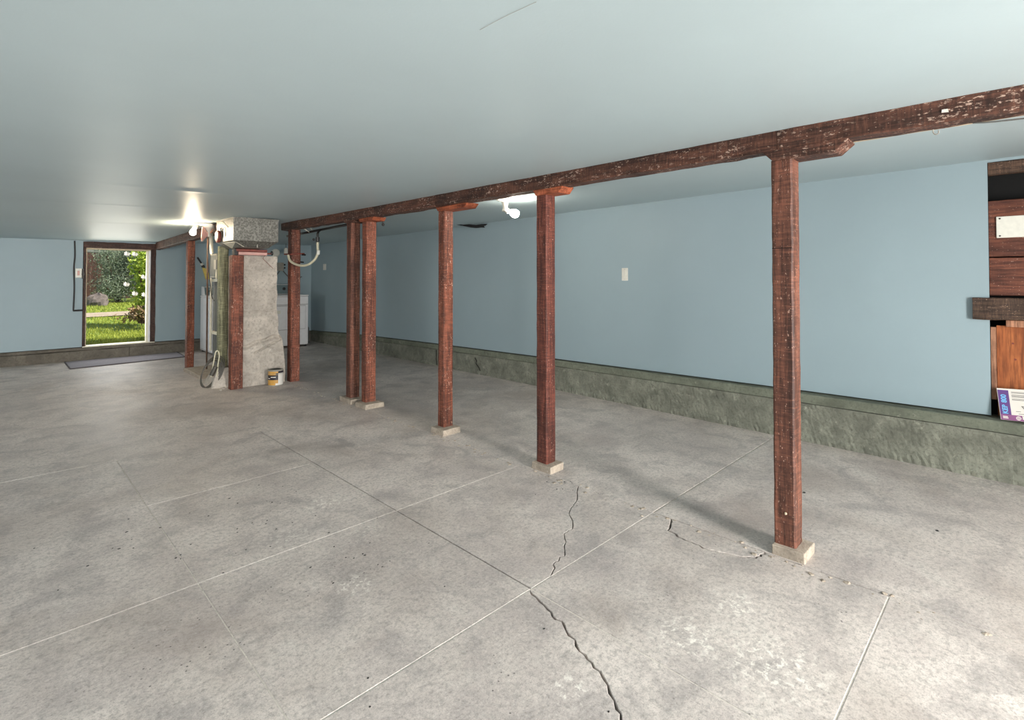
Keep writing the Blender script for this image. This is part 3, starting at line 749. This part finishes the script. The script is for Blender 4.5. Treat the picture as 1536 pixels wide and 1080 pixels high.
lz = ceil_z(1.7, 6.9)
l1 = empty('lamp_fixture', (1.74, 6.93, lz), 'lit bare bulb on a white ceiling fixture left of the duct', 'lamp')
MB().box(1.60, 1.80, 6.86, 6.98, lz - .022, lz).build('mounting_plate', M['porcelain'], l1, bevel=.004)
MB().lathe([(.055, 0), (.055, .03), (.03, .055), (.012, .09), (.03, .125), (.03, .14)], 16, (1.79, 6.92, lz - .02), (0, 0, -1)).build('swivel_mount', M['porcelain'], l1)
MB().lathe([(.02, 0), (.03, .01), (.085, .05), (.092, .058), (.088, .062), (.03, .03)], 24, (1.775, 6.90, 1.775), (-.95, .3, .05)).build('reflector', M['pink'], l1)
MB().lathe([(.02, 0), (.024, .005), (.024, .04), (.018, .045)], 14, (1.655, 6.92, lz - .022), (-.3, 0, -1)).build('socket', M['porcelain'], l1)
MB().lathe([(.013, 0), (.015, .01), (.028, .035), (.033, .055), (.030, .075), (.018, .09), (.002, .095)], 20, (1.64, 6.92, lz - .062), (-.3, 0, -1)).build('bulb', M['bulb'], l1, smooth=True)

lz = ceil_z(3.16, 3.25)
l2 = empty('lamp_fixture', (3.155, 3.245, lz), 'lit bare bulb on a porcelain ceiling socket behind the long beam', 'lamp')
MB().lathe([(.075, 0), (.075, .008), (.05, .018), (.03, .024)], 24, (3.155, 3.245, lz), (0, 0, -1)).build('canopy', M['porcelain'], l2, smooth=True)
MB().lathe([(.03, 0), (.024, .03), (.02, .05), (.028, .07), (.028, .085)], 16, (3.155, 3.245, lz - .022), (.0, -.1, -1)).build('swivel_mount', M['porcelain'], l2, smooth=True)
MB().lathe([(.018, 0), (.022, .004), (.022, .03)], 14, (3.155, 3.235, lz - .095), (.35, -.5, -.3)).build('socket', M['porcelain'], l2)
MB().lathe([(.013, 0), (.015, .008), (.03, .03), (.037, .052), (.034, .075), (.02, .09), (.002, .096)], 20, (3.172, 3.208, lz - .108), (.35, -.6, -.3)).build('bulb', M['bulb2'], l2, smooth=True)

# ------------------------------------------------------------------ pipe, hose
p = empty('gas_pipe', (2.66, 5.6, 1.8), 'black iron pipe hung under the far end of the long beam', 'pipe')
MB().tube([(2.685, 6.85, 1.805), (2.685, 6.42, 1.812), (2.685, 5.46, 1.832), (2.685, 4.48, 1.845)], .014, 8, False).build('pipe_run', M['black'], p)
MB().tube([(2.685, 5.86, 1.825), (2.64, 5.82, 1.80), (2.62, 5.80, 1.77), (2.62, 5.80, 1.665)], .013, 8, False).build('drop_pipe', M['black'], p)
MB().lathe([(.022, 0), (.022, .05)], 8, (2.62, 5.80, 1.68), (0, 0, 1)).build('coupling', M['black'], p)
MB().sphere((2.60, 5.86, 1.705), .015, 8).build('valve_knob', M['black'], p)
MB().tube([(2.685, 4.48, 1.85), (2.685, 4.48, 1.782)], .010, 8, False).build('pipe_stub', M['black'], p)
MB().sphere((2.685, 4.48, 1.782), .014, 8).build('pipe_cap', M['black'], p)
for y in (5.0, 6.15): MB().tube([(2.60, y, 1.86), (2.685, y, 1.81), (2.71, y, 1.84), (2.66, y, 1.88)], .004, 5).build('pipe_hanger', M['cream'], p)
h = empty('rubber_hose', (2.6, 6.1, 1.4), 'pale hose looped from the black pipe to the post by the dryer', 'hose')
MB().tube([(2.62, 5.80, 1.67), (2.622, 5.80, 1.60), (2.618, 5.79, 1.545), (2.60, 5.83, 1.47), (2.565, 5.95, 1.41), (2.535, 6.12, 1.41), (2.50, 6.27, 1.46), (2.498, 6.34, 1.535)], .014, 10).build('hose', M['hose'], h)
MB().lathe([(.018, 0), (.018, .05)], 10, (2.622, 5.79, 1.53), (.0, -.25, 1)).build('hose_end', M['plate'], h)
MB().tube([(2.50, 6.46, 1.55), (2.515, 6.30, 1.545), (2.60, 6.30, 1.555), (2.69, 6.33, 1.56)], .009, 8, False).build('hose_clamp', M['rust'], h)
MB().tube([(2.66, 6.33, 1.545), (2.71, 6.34, 1.545)], .010, 8, False).build('clamp_bolt', M['black'], h)
MB().tube([(2.65, 6.40, 1.46), (2.72, 6.42, 1.455)], .009, 8, False).build('bracket_pin', M['black'], h)

# ------------------------------------------------------------------ wire coil
c = empty('cable_coil', (1.73, 6.62, 0), 'coil of dark cable leaning on the rough base of the green post', 'cable')
for k in range(6):
    a0 = k * .9; pts = []
    rx, rz = .085 + .006 * k, .15 + .012 * (k % 3)
    for q in range(21):
        a = 2 * math.pi * q / 20
        z = .006 + rz + rz * math.sin(a)
        pts.append((1.695 + rx * math.cos(a) * .75 + z * .33 + .004 * k, 6.67 - rx * math.cos(a) * .6 + z * .04 - .006 * k, z))
    MB().tube(pts, .0055, 6).build('cable_loop', M['cable'], c)
MB().tube([(1.80, 6.60, .10), (1.82, 6.62, .26), (1.835, 6.63, .36), (1.825, 6.64, .41), (1.80, 6.645, .40), (1.785, 6.65, .30), (1.76, 6.66, .12)], .007, 8).build('top_bight', M['hose'], c)
MB().tube([(1.755, 6.63, .14), (1.80, 6.62, .24)], .026, 8, False).build('wrapped_bundle', M['cable'], c)

# ------------------------------------------------------------------ paint can
PX, PYc = 2.335, 6.265
c = empty('paint_can', (PX, PYc, 0), 'ochre and black labelled paint can on the floor by the chimney', 'paint can')
MB().lathe([(.080, 0), (.083, .002), (.083, .008), (.081, .010), (.081, .172), (.084, .176), (.084, .184), (.078, .186)], 32, (PX, PYc, 0)).build('can_body', M['greybox'], c, smooth=True)
MB().lathe([(.070, .183), (.070, .189), (.064, .189), (.062, .186)], 28, (PX, PYc, 0)).build('lid', M['greybox'], c, smooth=True)
def can_band(z0, z1, a0, a1, mat, name, rr=.0817, n=14):
    m = MB()
    for i in range(n + 1):
        a = R(a0 + (a1 - a0) * i / n)
        for r_ in (rr, rr + .0008):
            for z in (z0, z1): m.v.append((PX + r_ * math.cos(a), PYc + r_ * math.sin(a), z))
    for i in range(n):
        a = i * 4; m.f += [(a+2, a+6, a+7, a+3), (a+1, a+3, a+7, a+5), (a, a+4, a+6, a+2)]
    m.build(name, M[mat], c, smooth=True)
can_band(.012, .170, 150, 268, 'canlabel', 'label_band')
can_band(.072, .128, 150, 268, 'ball', 'label_stripe', .0828)
can_band(.100, .110, 212, 250, 'carton', 'label_print', .0838)
can_band(.086, .094, 180, 205, 'carton', 'label_print', .0838)
can_band(.130, .150, 250, 268, 'ball', 'label_print', .0828)
can_band(.012, .148, 268, 330, 'carton', 'label_panel')
can_band(.150, .170, 268, 330, 'ball', 'label_panel')
can_band(.012, .034, 248, 268, 'carton', 'label_panel', .0828)
MB().tube([(PX - .084, PYc, .165), (PX - .085, PYc - .03, .150), (PX - .05, PYc - .072, .142), (PX, PYc - .09, .140), (PX + .05, PYc - .072, .142), (PX + .085, PYc - .03, .150), (PX + .084, PYc, .165)], .0018, 5).build('handle', M['greybox'], c)

# ------------------------------------------------------------------ washer and dryer
w_ = empty('washing_machine', (2.83, 9.76, 0), 'white top-loading washer behind the chimney, beside the slim post', 'washer')
MB().box(2.49, 3.17, 9.42, 10.09, .03, .93).build('cabinet', M['white'], w_, bevel=.012)
MB().box(2.485, 3.175, 9.415, 10.09, .932, .962).build('top_panel', M['white'], w_, bevel=.01)
MB().box(2.56, 3.10, 9.46, 9.86, .962, .972).build('lid', M['white'], w_, bevel=.006)
MB().prism([(2.50, 10.08, .962), (2.50, 9.90, .962), (2.50, 9.945, 1.10), (2.50, 9.97, 1.115), (2.50, 10.08, 1.115)], (.66, 0, 0)).build('control_housing', M['white'], w_, bevel=.006)
cp = MB().add([(2.512, 9.8975, .972), (3.148, 9.8975, .972), (3.148, 9.9395, 1.098), (2.512, 9.9395, 1.098), (2.512, 9.905, .972), (3.148, 9.905, .972), (3.148, 9.946, 1.098), (2.512, 9.946, 1.098)],
         [(0,1,2,3),(7,6,5,4),(0,4,5,1),(1,5,6,2),(2,6,7,3),(3,7,4,0)]).build('control_panel', M['console'], w_)
for x in (2.60, 2.75, 3.0): MB().lathe([(.028, 0), (.028, .006), (.02, .008), (.018, .025)], 16, (x, 9.917, 1.035), (0, -.95, .3)).build('knob', M['black'], w_)
for x, y in ((2.53, 9.46), (3.13, 9.46), (2.53, 10.05), (3.13, 10.05)): MB().lathe([(.02, 0), (.02, .032)], 10, (x, y, 0)).build('foot', M['black'], w_)
MB().box(2.489, 2.492, 9.44, 10.07, .05, .055).build('side_crease', M['greybox'], w_)

d_ = empty('clothes_dryer', (3.77, 9.8, 0), 'white clothes dryer by the right wall, half hidden behind a post', 'dryer')
MB().box(3.43, 4.11, 9.47, 10.12, .035, .925).build('cabinet', M['white'], d_, bevel=.012)
MB().box(3.425, 4.115, 9.465, 10.12, .927, .952).build('top_panel', M['white'], d_, bevel=.01)
dd = MB().box(3.50, 4.05, 9.452, 9.468, .33, .755).build('door', M['white'], d_, bevel=.008)
MB().box(3.495, 4.055, 9.466, 9.4695, .325, .76).build('door_gap', M['ink'], d_)
MB().box(3.53, 3.60, 9.446, 9.454, .62, .68).build('handle', M['plate'], dd, bevel=.003)
MB().box(3.44, 4.10, 9.4665, 9.4705, .775, .782).build('front_seam', M['ink'], d_)
MB().box(3.43, 4.10, 9.96, 10.11, .952, 1.145).build('control_housing', M['white'], d_, bevel=.012)
MB().box(3.45, 4.08, 9.954, 9.962, .965, 1.132).build('control_panel', M['console'], d_)
for x in (3.62, 3.85, 4.0): MB().lathe([(.03, 0), (.03, .006), (.022, .008), (.02, .025)], 16, (x, 9.955, 1.06), (0, -1, 0)).build('knob', M['black'], d_)
for x, y in ((3.47, 9.5), (4.07, 9.5), (3.47, 10.08), (4.07, 10.08)): MB().lathe([(.02, 0), (.02, .037)], 10, (x, y, 0)).build('foot', M['black'], d_)
v = empty('vent_hose', (4.25, 9.85, 0), 'dark ribbed vent hose in the corner beside the dryer', 'hose')
mm = MB(); prof = []
for k in range(26): prof.append((.055 + (.006 if k % 2 else 0), .012 * k))
mm.lathe(prof, 16, (4.24, 9.85, .01), (0, .08, 1)); mm.build('ribbed_hose', M['darkgrey'], v, smooth=True)
MB().tube([(4.24, 9.875, .30), (4.22, 9.95, .36), (4.20, 10.06, .36)], .05, 12).build('elbow', M['darkgrey'], v)
# small fittings on the end wall above the machines
o = MB().lathe([(.078, 0), (.078, .012), (.06, .02), (.056, .014), (.01, .014)], 24, (3.80, YB, 1.745), (0, -1, 0)).build('round_wall_vent', M['plate'], smooth=True)
tag(o, 'round white vent cover high on the end wall above the dryer', 'vent')
t = empty('valve_box', (3.88, YB, 1.48), 'grey laundry valve box on the end wall above the dryer', 'valve box')
MB().box(3.82, 3.94, YB - .05, YB, 1.40, 1.56).build('box', M['greybox'], t, bevel=.004)
for z in (1.46, 1.52): MB().sphere((3.955, YB - .05, z), .016, 8).build('tap', M['black'], t)
MB().tube([(3.86, YB - .05, 1.40), (3.80, YB - .06, 1.32), (3.70, YB - .05, 1.24), (3.66, YB - .06, 1.14)], .009, 6).build('supply_hose', M['darkgrey'], t)
MB().tube([(3.93, YB - .04, 1.40), (4.05, YB - .05, 1.27), (4.18, YB - .03, 1.25), (4.30, YB - .03, 1.29)], .010, 6).build('supply_hose', M['darkgrey'], t)
t = empty('pull_light', (3.86, 9.9, 1.9), 'small white hanging socket in front of the end wall', 'socket')
MB().tube([(3.86, 9.9, ceil_z(3.86, 9.9)), (3.86, 9.9, 1.83)], .004, 5, False).build('cord', M['black'], t)
MB().lathe([(.02, 0), (.035, .02), (.038, .09), (.02, .12)], 12, (3.86, 9.9, 1.83), (0, 0, -1)).build('holder', M['plate'], t, smooth=True)
t = empty('hand_broom', (2.55, YB - .03, 1.4), 'small yellow hand broom hanging on the end wall above the washer', 'broom')
MB().tube([(2.47, YB - .03, 1.62), (2.53, YB - .03, 1.52)], .014, 8, False).build('handle', M['black'], t)
MB().tube([(2.53, YB - .03, 1.52), (2.55, YB - .03, 1.485)], .022, 8, False).build('collar', M['plate'], t)
MB().tube([(2.55, YB - .03, 1.485), (2.57, YB - .03, 1.44)], .026, 8, False).build('ferrule', M['black'], t)
MB().frustum([(2.60, YB - .05, 1.24), (2.70, YB - .05, 1.24), (2.70, YB - .01, 1.24), (2.60, YB - .01, 1.24)], [(2.545, YB - .05, 1.445), (2.60, YB - .05, 1.43), (2.60, YB - .01, 1.43), (2.545, YB - .01, 1.445)]).build('bristles', M['red'], t)
MB().tube([(2.47, YB - .03, 1.615), (2.47, YB, 1.63)], .004, 5, False).build('hanging_nail', M['greybox'], t)

# ------------------------------------------------------------------ wall plates, cable by the door, door mat, torn hole
def plate(y0, y1, z0, z1, label):
    r = empty('switch_plate', (XW, (y0+y1)/2, (z0+z1)/2), label, 'wall plate', 'wall plates on the long blue wall')
    MB().box(XW - .006, XW, y0, y1, z0, z1).build('cover', M['plate'], r, bevel=.003)
    ym = (y0 + y1) / 2; zm = (z0 + z1) / 2; k = (z1 - z0) * .28
    MB().box(XW - .009, XW - .005, ym - .016, ym + .016, zm - k, zm + k).build('rocker', M['plate'], r, bevel=.002)
    for z in (zm - k * 1.4, zm + k * 1.4): MB().sphere((XW - .006, ym, z), .003, 6).build('screw', M['greybox'], r)
plate(2.845, 2.917, 1.230, 1.358, 'white wall plate in the middle of the long blue wall between two posts')
plate(9.58, 9.70, 1.417, 1.535, 'small white wall plate at the far end of the blue wall near the dryer')
c = empty('conduit_cable', (.835, YB, .76), 'black cable running down the wall left of the garden door', 'cable')
MB().tube([(.832, YB - .012, 1.825), (.838, YB - .012, 1.6), (.828, YB - .012, 1.4), (.836, YB - .012, 1.1), (.830, YB - .012, .80), (.832, YB - .012, .766)], .010, 6).build('cable', M['black'], c)
MB().tube([(.825, YB - .012, .765), (.94, YB - .02, .765)], .014, 6, False).build('bottom_run', M['black'], c)
c = empty('light_switch', (.885, YB, 1.33), 'pale pink switch box on the wall left of the garden door', 'switch')
MB().box(.845, .920, YB - .03, YB, 1.265, 1.405).build('box', M['plate'], c, bevel=.004)
MB().box(.868, .895, YB - .036, YB - .028, 1.30, 1.37).build('toggle', M['pink'], c, bevel=.002)
mt = empty('door_mat', (1.45, 9.8, 0), 'flat grey mat on the floor inside the garden door', 'mat')
MB().prism([(.735, 10.20, 0), (.735, 9.34, 0), (2.14, 9.50, 0), (2.18, 10.21, 0)], (0, 0, .006)).build('pile', M['mat'], mt)
for a, b_ in (((.735, 10.20), (.735, 9.34)), ((.735, 9.34), (2.14, 9.50)), ((2.14, 9.50), (2.18, 10.21))):
    MB().tube([(a[0], a[1], .006), (b_[0], b_[1], .006)], .009, 6, False).build('edging', M['matedge'], mt)
# black ragged sheet, painted dark in place of a torn hole's depth
def torn():
    rr = random.Random(4)
    P = [(4.30, 5.42, 1.985), (4.36, 5.28, 1.965), (4.40, 5.20, 1.968), (4.43, 5.10, 1.955), (4.46, 5.02, 1.962), (4.49, 4.94, 1.962), (4.485, 4.97, 1.945), (4.475, 5.00, 1.940), (4.48, 4.98, 1.918),
         (4.47, 5.04, 1.922), (4.44, 5.10, 1.918), (4.40, 5.17, 1.928), (4.37, 5.24, 1.945)]
    dz = ceil_z(4.45, 5.1) - 1.978
    return [(x, y, z + dz) for x, y, z in P]
o = MB().prism(torn(), (.012, .012, .006)).build('painted_torn_hole', M['holedark'])
tag(o, 'black ragged sheet standing in for a torn hole where the blue wall meets the ceiling', 'painted hole')

# ------------------------------------------------------------------ printed carton on the sill
k = empty('mortar_carton', (4.44, .13, .372), 'purple and white printed carton leaning in the wall opening on the sill', 'carton')
zs = .371
O = Vector((4.435, .128, zs + .002)); W = Vector((.012, -1, .05)).normalized(); Hh = Vector((.20, .10, 1)).normalized()
Nn = W.cross(Hh).normalized()
if Nn.x > 0: Nn = -Nn                                       # faces the room
CW, CH, CD = .30, .192, -.05
def fpt(u, v_, d_=0): return O + W * u + Hh * v_ + Nn * d_
def fquad(u0, u1, v0, v1, mat, name, d0=.0004, d1=.0012, parent=None):
    a = [fpt(u0, v0, d0), fpt(u1, v0, d0), fpt(u1, v1, d0), fpt(u0, v1, d0)]
    return MB().prism(a, Nn * (d1 - d0)).build(name, M[mat], parent or k)
MB().prism([fpt(0, 0), fpt(CW, 0), fpt(CW, CH), fpt(0, CH)], Nn * CD).build('box', M['carton'], k, bevel=.001)
fquad(.003, CW - .003, .001, .034, 'purple2', 'bottom_band')
fquad(.003, .052, .034, CH - .010, 'purple', 'side_band')
def text(body, u, v_, size, mat, rot=False, name='lettering', bold=0):
    cu = bpy.data.curves.new(name, 'FONT'); cu.body = body; cu.size = size; cu.extrude = .0004; cu.offset = bold
    cu.align_x = 'LEFT'; cu.align_y = 'BOTTOM'
    to = bpy.data.objects.new('tmp_text', cu); COL.objects.link(to)
    bpy.context.view_layer.update()
    me = bpy.data.meshes.new_from_object(to.evaluated_get(bpy.context.evaluated_depsgraph_get()))
    bpy.data.objects.remove(to, do_unlink=True)
    ex, ey = (W, Hh) if not rot else (Hh, -W)
    p0 = fpt(u, v_, .0018) - parent_loc(k)
    for vert in me.vertices:
        q = vert.co.copy(); vert.co = p0 + ex * q.x + ey * q.y + Nn * q.z
    me.materials.clear(); me.materials.append(M[mat])
    o = bpy.data.objects.new(name, me); COL.objects.link(o); o.parent = k
    return o
text('KER 800', .044, .038, .033, 'cyan', True, bold=.0012)
for i, (v0, w0) in enumerate(((.172, .06), (.166, .075), (.154, .10), (.148, .11), (.142, .09), (.130, .13), (.124, .12))):
    fquad(.064, .064 + w0, v0, v0 + .0028, 'ink', 'print_line')
tri = MB().prism([fpt(.100, .092, .0006), fpt(.148, .092, .0006), fpt(.124, .052, .0006)], Nn * .0008).build('warning_triangle', M['ink'], k)
MB().prism([fpt(.1075, .088, .0015), fpt(.1405, .088, .0015), fpt(.124, .060, .0015)], Nn * .0006).build('triangle_field', M['carton'], tri)
fquad(.119, .129, .072, .084, 'ink', 'triangle_symbol', .0022, .0028, tri)
fquad(.074, .096, .056, .059, 'ink', 'print_line'); fquad(.150, .20, .050, .053, 'ink', 'print_line'); fquad(.084, .17, .042, .045, 'ink', 'print_line')
fquad(.012, .036, .010, .016, 'carton', 'print_block', .0012, .002); fquad(.012, .034, .018, .024, 'carton', 'print_block', .0012, .002)
MB().lathe([(.012, 0), (.012, .0008)], 20, fpt(.082, .017, .0013), Nn).build('emblem', M['carton'], k)
for j in range(3): fquad(.074, .092, .0105 + j * .005, .0125 + j * .005, 'purple2', 'emblem_stripe', .0022, .0027)
text('MA', .098, .006, .030, 'carton', bold=.001)

# ------------------------------------------------------------------ garden
GZ = [(10.3, .13), (10.6, .15), (12, .234), (14.0, .42), (15.2, .50), (17, .60), (30, 1.0)]
gx = np.linspace(-3, 9, 49); gy = np.linspace(10.34, 24, 70); vs, fs = [], []
for y in gy:
    for x in gx: vs.append((x, y, interp(GZ, y) + .02 * noise.noise(Vector((x, y, 0)))))
for j in range(len(gy) - 1):
    for i in range(len(gx) - 1): a = j * len(gx) + i; fs.append((a, a + 1, a + 1 + len(gx), a + len(gx)))
lawn = structure(MB().add(vs, fs).build('ground', M['soil'], smooth=True), 'gently rising lawn outside the door', 'lawn')
rg = random.Random(11); m = MB()
for k_ in range(26000):
    y = 10.5 + (rg.random() ** 1.5) * 6.6; xc = y * .128; x = xc + rg.uniform(-.9, 1.4) * y / 11
    pc = 14.35 + (x - 1.6) * .12
    if abs(y - pc) < .42: continue
    z = interp(GZ, y) + .02 * noise.noise(Vector((x, y, 0))); h_ = rg.uniform(.025, .06); a = rg.uniform(0, 6.3); s_ = .005 + .003 * (y - 10) / 6
    m.add([(x - s_*math.cos(a), y - s_*math.sin(a), z - .005), (x + s_*math.cos(a), y + s_*math.sin(a), z - .005), (x + rg.uniform(-.02,.02), y + rg.uniform(-.02,.02), z + h_)], [(0, 1, 2)])
o = m.build('grass', M['grass']); tag(o, 'short sunlit green grass of the lawn outside the door', 'grass', kind='stuff')
m = MB(); n = 30
for i in range(n):
    x = -3 + 12 * i / (n - 1); yc = 14.35 + (x - 1.6) * .12
    for dy in (-.36, -.1, .1, .36): y = yc + dy + .05 * noise.noise(Vector((x * 2, dy * 3, 1))); m.v.append((x, y, interp(GZ, y) + .026))
for i in range(n - 1):
    for k_ in range(3): a = i * 4 + k_; m.f.append((a, a + 4, a + 5, a + 1))
m.f = [f[::-1] for f in m.f]
structure(m.build('garden_path', M['path'], smooth=True), 'pale gravel path crossing the lawn', 'path')

def leaf_cloud(m, pts, size, rg, slim=.4, up=.0):
    for c_ in pts:
        d_ = Vector((rg.gauss(0,1), rg.gauss(0,1), rg.gauss(0,1) + up)).normalized(); s_ = size * rg.uniform(.6, 1.3)
        q = d_.orthogonal().normalized(); q.rotate(Matrix.Rotation(rg.uniform(0, 6.3), 3, d_)); nn = d_.cross(q)
        c_ = Vector(c_)
        m.add([c_, c_ + d_*s_*.5 + q*s_*slim*.5 + nn*s_*.06, c_ + d_*s_, c_ + d_*s_*.5 - q*s_*slim*.5 + nn*s_*.06], [(0,1,2), (0,2,3)])
# dark conifer
rg = random.Random(5)
def shrub(name, label, base, rx, ry, hh, n, size, mat, slim, stems, group='garden shrubs', cut=None):
    r = empty(name, base, label, 'shrub', group); m = MB(); pts = []
    lobes = [(rg.gauss(0, .5), rg.gauss(0, .5), rg.uniform(.2, .95)) for _ in range(16)]
    while len(pts) < n:
        lx, ly, lz_ = rg.choice(lobes); 
        p_ = Vector((lx * rx * .75, ly * ry * .75, lz_ * hh)) + Vector((rg.gauss(0, .24) * rx, rg.gauss(0, .24) * ry, rg.gauss(0, .12) * hh))
        if p_.z < hh * .04 or p_.z > hh * 1.02: continue
        pts.append(Vector(base) + p_)
    leaf_cloud(m, pts, size, rg, slim)
    m.build('foliage', M[mat], r)
    for k_ in range(stems):
        lx, ly, lz_ = lobes[k_ % 16]; b0 = Vector(base)
        MB().tube([b0 + Vector((lx*.06, ly*.06, -.02)), b0 + Vector((lx*rx*.3, ly*ry*.3, lz_*hh*.45)), b0 + Vector((lx*rx*.75, ly*ry*.75, lz_*hh))], .016, 6).build('stem', M['bark'], r)
    return r
shrub('conifer_bush', 'large dark grey-green bush beyond the lawn, framed by the garden door', (2.32, 17.4, .58), .62, .6, 1.6, 15000, .075, 'conifer', .2, 10)
shrub('conifer_bush', 'dark bush at the back right behind the flowering shrub', (3.9, 17.8, .6), .5, .45, 1.75, 5200, .09, 'conifer', .22, 8)
rh = shrub('flowering_shrub', 'sunlit yellow-green shrub with white blossoms right of the door opening', (2.12, 12.5, .50), .26, .3, 1.28, 3000, .085, 'rhodo', .5, 9)
shrub('bronze_shrub', 'low bronze-leaved plant under the flowering shrub', (1.98, 12.25, .40), .30, .15, .30, 420, .09, 'rhodod', .5, 6)
for (x, y, z) in ((1.765, 12.25, 1.72), (1.88, 12.2, 1.715), (1.755, 12.2, 1.135), (2.02, 12.15, 1.276), (1.88, 12.15, .955), (2.04, 12.2, .93)):
    m = MB()
    for q in range(9):
        a = q * 2.4; e = .35 + .08 * q
        d_ = Vector((math.cos(a) * .8, -.5 + math.sin(a) * .5, math.sin(a) * .8)).normalized(); s_ = .062
        t_ = d_.orthogonal().normalized() * .026; c_ = Vector((x, y, z))
        m.add([c_, c_ + d_*s_*.55 + t_, c_ + d_*s_ + Vector((0, -.01, 0)), c_ + d_*s_*.55 - t_], [(0,1,2), (0,2,3)])
    m.build('blossom', M['petal'], rh)
o = MB().sphere((1.79, 16.5, .63), .25, 22, (1, .7, .95)).rough(.06, 3.2).rough(.05, 11).build('garden_rock', M['rock'])
tag(o, 'rounded grey rock at the edge of the lawn', 'rock')
f = empty('garden_fence', (1.9, 19, .65), 'weathered brown board fence with arched end behind the dark bush', 'fence')
for i in range(40):
    x = 1.15 + i * .152; hh = 1.38 if i > 5 else 1.18 + .22 * math.sqrt(max(0, 1 - ((i - 4.5) / 3.2) ** 2))
    MB().box(x, x + .146, 19.0 + .01 * (i % 2), 19.03 + .01 * (i % 2), .6, .6 + hh).build('fence_board', M['fence'], f)
MB().box(1.15, 7.2, 19.04, 19.09, 1.0, 1.09).build('rail', M['fence'], f)
MB().box(1.15, 7.2, 19.04, 19.09, 1.6, 1.69).build('rail', M['fence'], f)
sd = empty('garden_shed', (3, 21, .7), 'grey clapboard shed behind the fence', 'shed')
MB().box(.5, 8, 21.05, 23, .6, 3.2).build('shed_body', M['siding'], sd)
for i in range(18):
    z = .7 + i * .14
    MB().prism([(.48, 21.05, z), (.48, 21.02, z), (.48, 21.04, z + .145), (.48, 21.05, z + .145)], (7.54, 0, 0)).build('clapboard', M['siding'], sd)
MB().prism([(.2, 20.7, 3.15), (.2, 22, 3.9), (.2, 23.3, 3.15), (.2, 23.3, 3.05), (.2, 22, 3.8), (.2, 20.7, 3.05)], (8.1, 0, 0)).build('roof', M['darkgrey'], sd)
